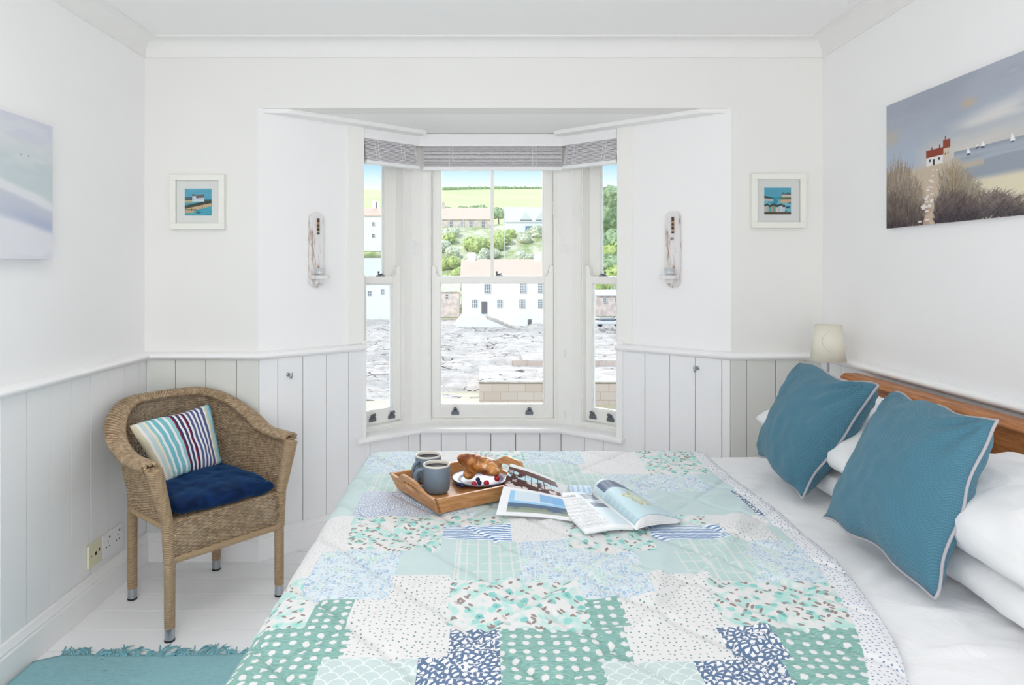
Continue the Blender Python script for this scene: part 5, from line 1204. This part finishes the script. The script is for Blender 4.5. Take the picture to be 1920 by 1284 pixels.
    house('tall_white_house', 'tall white house with chimneys seen through the left window', W(660, 0, Yl)[0], W(735, 0, Yl)[0], Yl, 8, W(0, 470, Yl)[1], W(0, 404, Yl)[1], W(0, 388, Yl)[1], M['render_white'], M['roof_pink'], [wn(700, 420, 5, 7, 1, 2, Yl), wn(700, 442, 5, 7, 1, 2, Yl), wn(720, 420, 5, 7, 1, 2, Yl)], ((W(697, 0, Yl)[0], 1.0, 1.7), (W(703, 0, Yl)[0], .8, 1.4)))
    house('low_grey_roofed_house', 'low white house with grey roof seen through the left window', W(640, 0, 118)[0], W(762, 0, 118)[0], 118, 7, -7.4, W(0, 530, 118)[1], W(0, 487, 118)[1]+.2, M['render_white'], M['roof_grey'], [wn(693, 550, 7, 9, 2, 2, 118), wn(717, 547, 6, 9, 2, 2, 118), wn(742, 550, 7, 9, 2, 2, 118)])
    # right window
    house('harbour_shed', 'low open harbour shed with pale roof seen through the right window', W(1120, 0, 112)[0], W(1190, 0, 112)[0], 112, 6, -6.4, W(0, 553, 112)[1], W(0, 546, 112)[1], M['granite'], M['roof_grey'], [wn(1134, 563, 6, 8, 2, 2, 112), wn(1155, 563, 6, 8, 2, 2, 112)])
    pc_ = at(1140, 606, 104); car = thing('parked_car', 'pale car parked on the quay seen through the right window', 'car', (pc_.x, pc_.y, -7.4))
    MB().box((-2.0, -.8, .3), (2.0, .8, .85)).build('car_body', M['roof_grey'], car, bevel=.15); MB().box((-1.3, -.7, .85), (1.0, .7, 1.35)).build('cabin', M['win_dark'], car, bevel=.2)
    for x in (-1.3, 1.3):
        for y in (-.78, .6): MB().tube([(x, y, .32), (x, y+.18, .32)], .32, 16).build('wheel', M['black'], car)
    # foliage
    def bush(x, y, z, r0, mat, lab, seed, hgt=1.0, name='bush', tall=False):
        rr = random.Random(seed); mb = MB(); nb = 5 if not tall else 9
        root = thing(name, lab, 'tree' if tall else 'bush', (x, y, z), group=('trees' if tall else 'bushes')+' on the harbour bank')
        for k in range(nb):
            c = Vector((rr.uniform(-.6, .6)*r0, rr.uniform(-.4, .4)*r0, (rr.uniform(.35, .8) if not tall else rr.uniform(.8, 2.2))*r0*hgt)); s_ = r0*rr.uniform(.5, .75)
            ico = bmesh.new(); bmesh.ops.create_icosphere(ico, subdivisions=3, radius=1)
            vs = []
            for v in ico.verts:
                d = v.co; f = 1+.22*mnoise.noise(d*2.2+Vector((seed, k, 0)))+.18*mnoise.noise(d*6+Vector((k, seed, 0))); vs.append(c+Vector((d.x, d.y, d.z*.85))*s_*f)
            mb.add(vs, [tuple(v.index for v in f.verts) for f in ico.faces]); ico.free()
        # loose leaf clusters on the surface
        lv = MB()
        for k in range(420 if r0 > 2 else 260):
            base = Vector(mb.v[rr.randrange(len(mb.v))]); s_ = r0*.09*rr.uniform(.6, 1.5); n1_ = Vector((rr.uniform(-1, 1), rr.uniform(-1, 1), rr.uniform(-1, 1))).normalized(); n2_ = n1_.orthogonal().normalized()*s_; n1_ = n1_*s_
            lv.add([base-n1_, base+n2_, base+n1_, base-n2_], [(0, 1, 2, 3)])
        mb.add(lv.v, lv.f); mb.build('foliage', mat, root, smooth=False)
        MB().tube([(0, 0, min(-1.2, -7.2+21*float(sm(np.array((y-118)/122), 0, .62))-z-1.5)), (0, 0, .7*r0*(1.6 if tall else 1))], [.1*r0, .05*r0], 8).build('trunk', M['bark'], root)
    def slz(X, Y):
        v = (Y-118)/122; return -7.2+21*float(sm(np.array(v), 0, .62))
    spots = []
    for i in range(900):
        Y = r.uniform(121, 172); u = r.uniform(815, 1045); X = (u-U0)*Y/F
        if len(spots) < 40 and all(math.hypot((X-a)*.8, Y-b) > 3.9 for a, b in spots): spots.append((X, Y))
    hues = ['yellow green bush', 'silvery blossoming bush']
    places = ['above the stone barn', 'above the cottage roof, left part', 'above the cottage roof, middle', 'above the cottage roof, right part']
    for i, (X, Y) in enumerate(sorted(spots, key=lambda t: -t[1])):
        k = 0 if r.random() < .5 else 1; u = U0+X*F/Y; pl_ = places[0] if u < 860 else places[1] if u < 920 else places[2] if u < 980 else places[3]
        tier = 'low on the bank' if Y < 136 else 'halfway up the bank' if Y < 155 else 'high up under the houses'
        bush(X, Y, slz(X, Y)-.4, r.uniform(1.5, 2.3)*(Y/140), M['leaf1'] if k == 0 else M['leaf2'], '%s %s, %s' % (hues[k], pl_, tier), i+10)
    for i, (u, v, Y, R_) in enumerate(((1140, 460, 140, 4.6), (1158, 480, 132, 4.2), (1128, 500, 128, 3.2), (1150, 520, 124, 3.0), (1172, 505, 126, 3.6), (1135, 535, 122, 2.4), (1160, 538, 121, 2.4))):
        p = at(u, v, Y); bush(p.x, Y, p.z-R_*.6, R_, M['leaf3'] if i % 2 == 0 else M['leaf1'], ['dark green round tree', 'yellow green shrub'][i % 2]+' seen through the right window, '+['at the top', 'below the top tree', 'upper left', 'in the middle', 'at the right edge', 'just above the shed', 'right, above the shed'][i], 90+i)
    p = at(1141, 440, 146); bush(p.x, 146, p.z-2.0, 4.6, M['leaf3'], 'tall dark green tree against the sky in the right window', 120, name='tree', tall=True)
    for i, u in enumerate((828, 846, 868, 890, 905, 935)):
        p = at(u, 393+(i % 3), 215); bush(p.x, 215, p.z-2.2, 2.6, M['leaf3'], 'hedge bush behind the terraced house roof, number of places from left: '+['first', 'second', 'third', 'fourth', 'fifth', 'last'][i], 130+i)
    # hedge line at the top of the field
    hl = MB(); rr = random.Random(4)
    for i in range(150):
        X = -60+i*.9; ico = bmesh.new(); bmesh.ops.create_icosphere(ico, subdivisions=1, radius=1); z = 62+4*nz(X*.01, 5.3)-.018*X
        s_ = rr.uniform(.9, 1.8); hl.add([(X+v.co.x*s_, 527+v.co.y*s_, z+.3+v.co.z*s_) for v in ico.verts], [tuple(v.index for v in f.verts) for f in ico.faces]); ico.free()
    tag(hl.build('field_hedge', M['leaf3']), 'thin dark hedge along the top of the field', 'hedge', kind='stuff')
    for i, u in enumerate((869, 946)):
        p = at(u, 450, 150); tag(MB().tube([(p.x, 150, p.z-9), (p.x, 150, at(u, 398, 150).z)], .06, 8).build('utility_pole', M['roof_grey']), 'thin utility pole before the %s' % ('terraced house' if i == 0 else 'gabled white house'), 'pole')
outdoors()

# ---------------------------------------------------------------- light
w = bpy.data.worlds.new('sky'); sc.world = w; w.use_nodes = True; nt_ = w.node_tree; bg = nt_.nodes['Background']
tc = nt_.nodes.new('ShaderNodeTexCoord'); sx = nt_.nodes.new('ShaderNodeSeparateXYZ'); rp = nt_.nodes.new('ShaderNodeValToRGB')
nt_.links.new(tc.outputs['Generated'], sx.inputs[0]); nt_.links.new(sx.outputs[2], rp.inputs[0]); nt_.links.new(rp.outputs[0], bg.inputs[0])
e = rp.color_ramp.elements; e[0].position = .0; e[0].color = (*lin((240, 247, 252)), 1); e[1].position = 1; e[1].color = (*lin((160, 190, 222)), 1)
for p_, c_ in ((.112, (242, 250, 254)), (.152, (168, 214, 243)), (.3, (140, 198, 236))): q = e.new(p_); q.color = (*lin(c_), 1)
bg.inputs[1].default_value = 1.1
def sun(rot, s, ang, c=(1, 1, 1)):
    l = bpy.data.lights.new('sun', 'SUN'); l.energy = s; l.angle = math.radians(ang); l.color = c; o = bpy.data.objects.new('sun', l); COL.objects.link(o)
    d = Vector(rot).normalized(); o.rotation_euler = d.to_track_quat('-Z', 'Y').to_euler(); return o
sun((.6, .62, -.78), 2.7, 1, (1, .97, .93))
sun((-.05, -1, -.42), 6.0, 60, (1, .985, .98))          # bright northern sky glow coming through the bay
def area(loc, tgt, sx_, sy_, e, c=(1, 1, 1)):
    l = bpy.data.lights.new('window_daylight', 'AREA'); l.shape = 'RECTANGLE'; l.size = sx_; l.size_y = sy_; l.energy = e; l.color = c
    o = bpy.data.objects.new('window_daylight', l); COL.objects.link(o); o.location = loc; o.rotation_euler = (Vector(tgt)-Vector(loc)).to_track_quat('-Z', 'Y').to_euler(); return o
area((-.05, YR-.02, 1.1), (-.1, 3, 1.15), 2.3, 2.0, 28, (1, .975, .955))  # unseen fill light added in the rear opening to brighten the room
cl = thing('ceiling_light', 'round flush opal ceiling light above the foot of the bed', 'lamp', (-.72, .95, ZC))  # added lamp, never in view; lifts the floor and side walls
MB().lathe([(.0001, 0), (.27, 0), (.275, -.008), (.27, -.03), (.25, -.03), (.0001, -.03)], n=48, cap=False).build('ring', M['white_plastic'], cl, auto=40)
m = NT('lit_opal_glass'); m.p.inputs['Emission Color'].default_value = (1, .97, .94, 1); m.p.inputs['Emission Strength'].default_value = 11; m.p.inputs['Base Color'].default_value = (.9, .9, .9, 1)
MB().lathe([(.25, -.031), (.235, -.045), (.18, -.055), (.0001, -.058)], n=48, cap=False).build('diffuser', m.m, cl, smooth=True)
# ---------------------------------------------------------------- camera
cam = bpy.data.cameras.new('camera'); co = bpy.data.objects.new('camera', cam); COL.objects.link(co)
co.location = (0, 0, H); co.rotation_euler = (PI/2, 0, 0); cam.sensor_width = 36; cam.lens = F/1920*36
cam.shift_x = (960-U0)/1920; cam.shift_y = -(642-V0)/1920; cam.clip_start = .05; cam.clip_end = 2000
sc.camera = co
sc.cycles.max_bounces = 20; sc.cycles.diffuse_bounces = 14; sc.cycles.transparent_max_bounces = 16
sc.view_settings.view_transform = 'Standard'; sc.view_settings.look = 'None'; sc.view_settings.gamma = 1; sc.view_settings.exposure = .19
sc.view_settings.use_curve_mapping = False
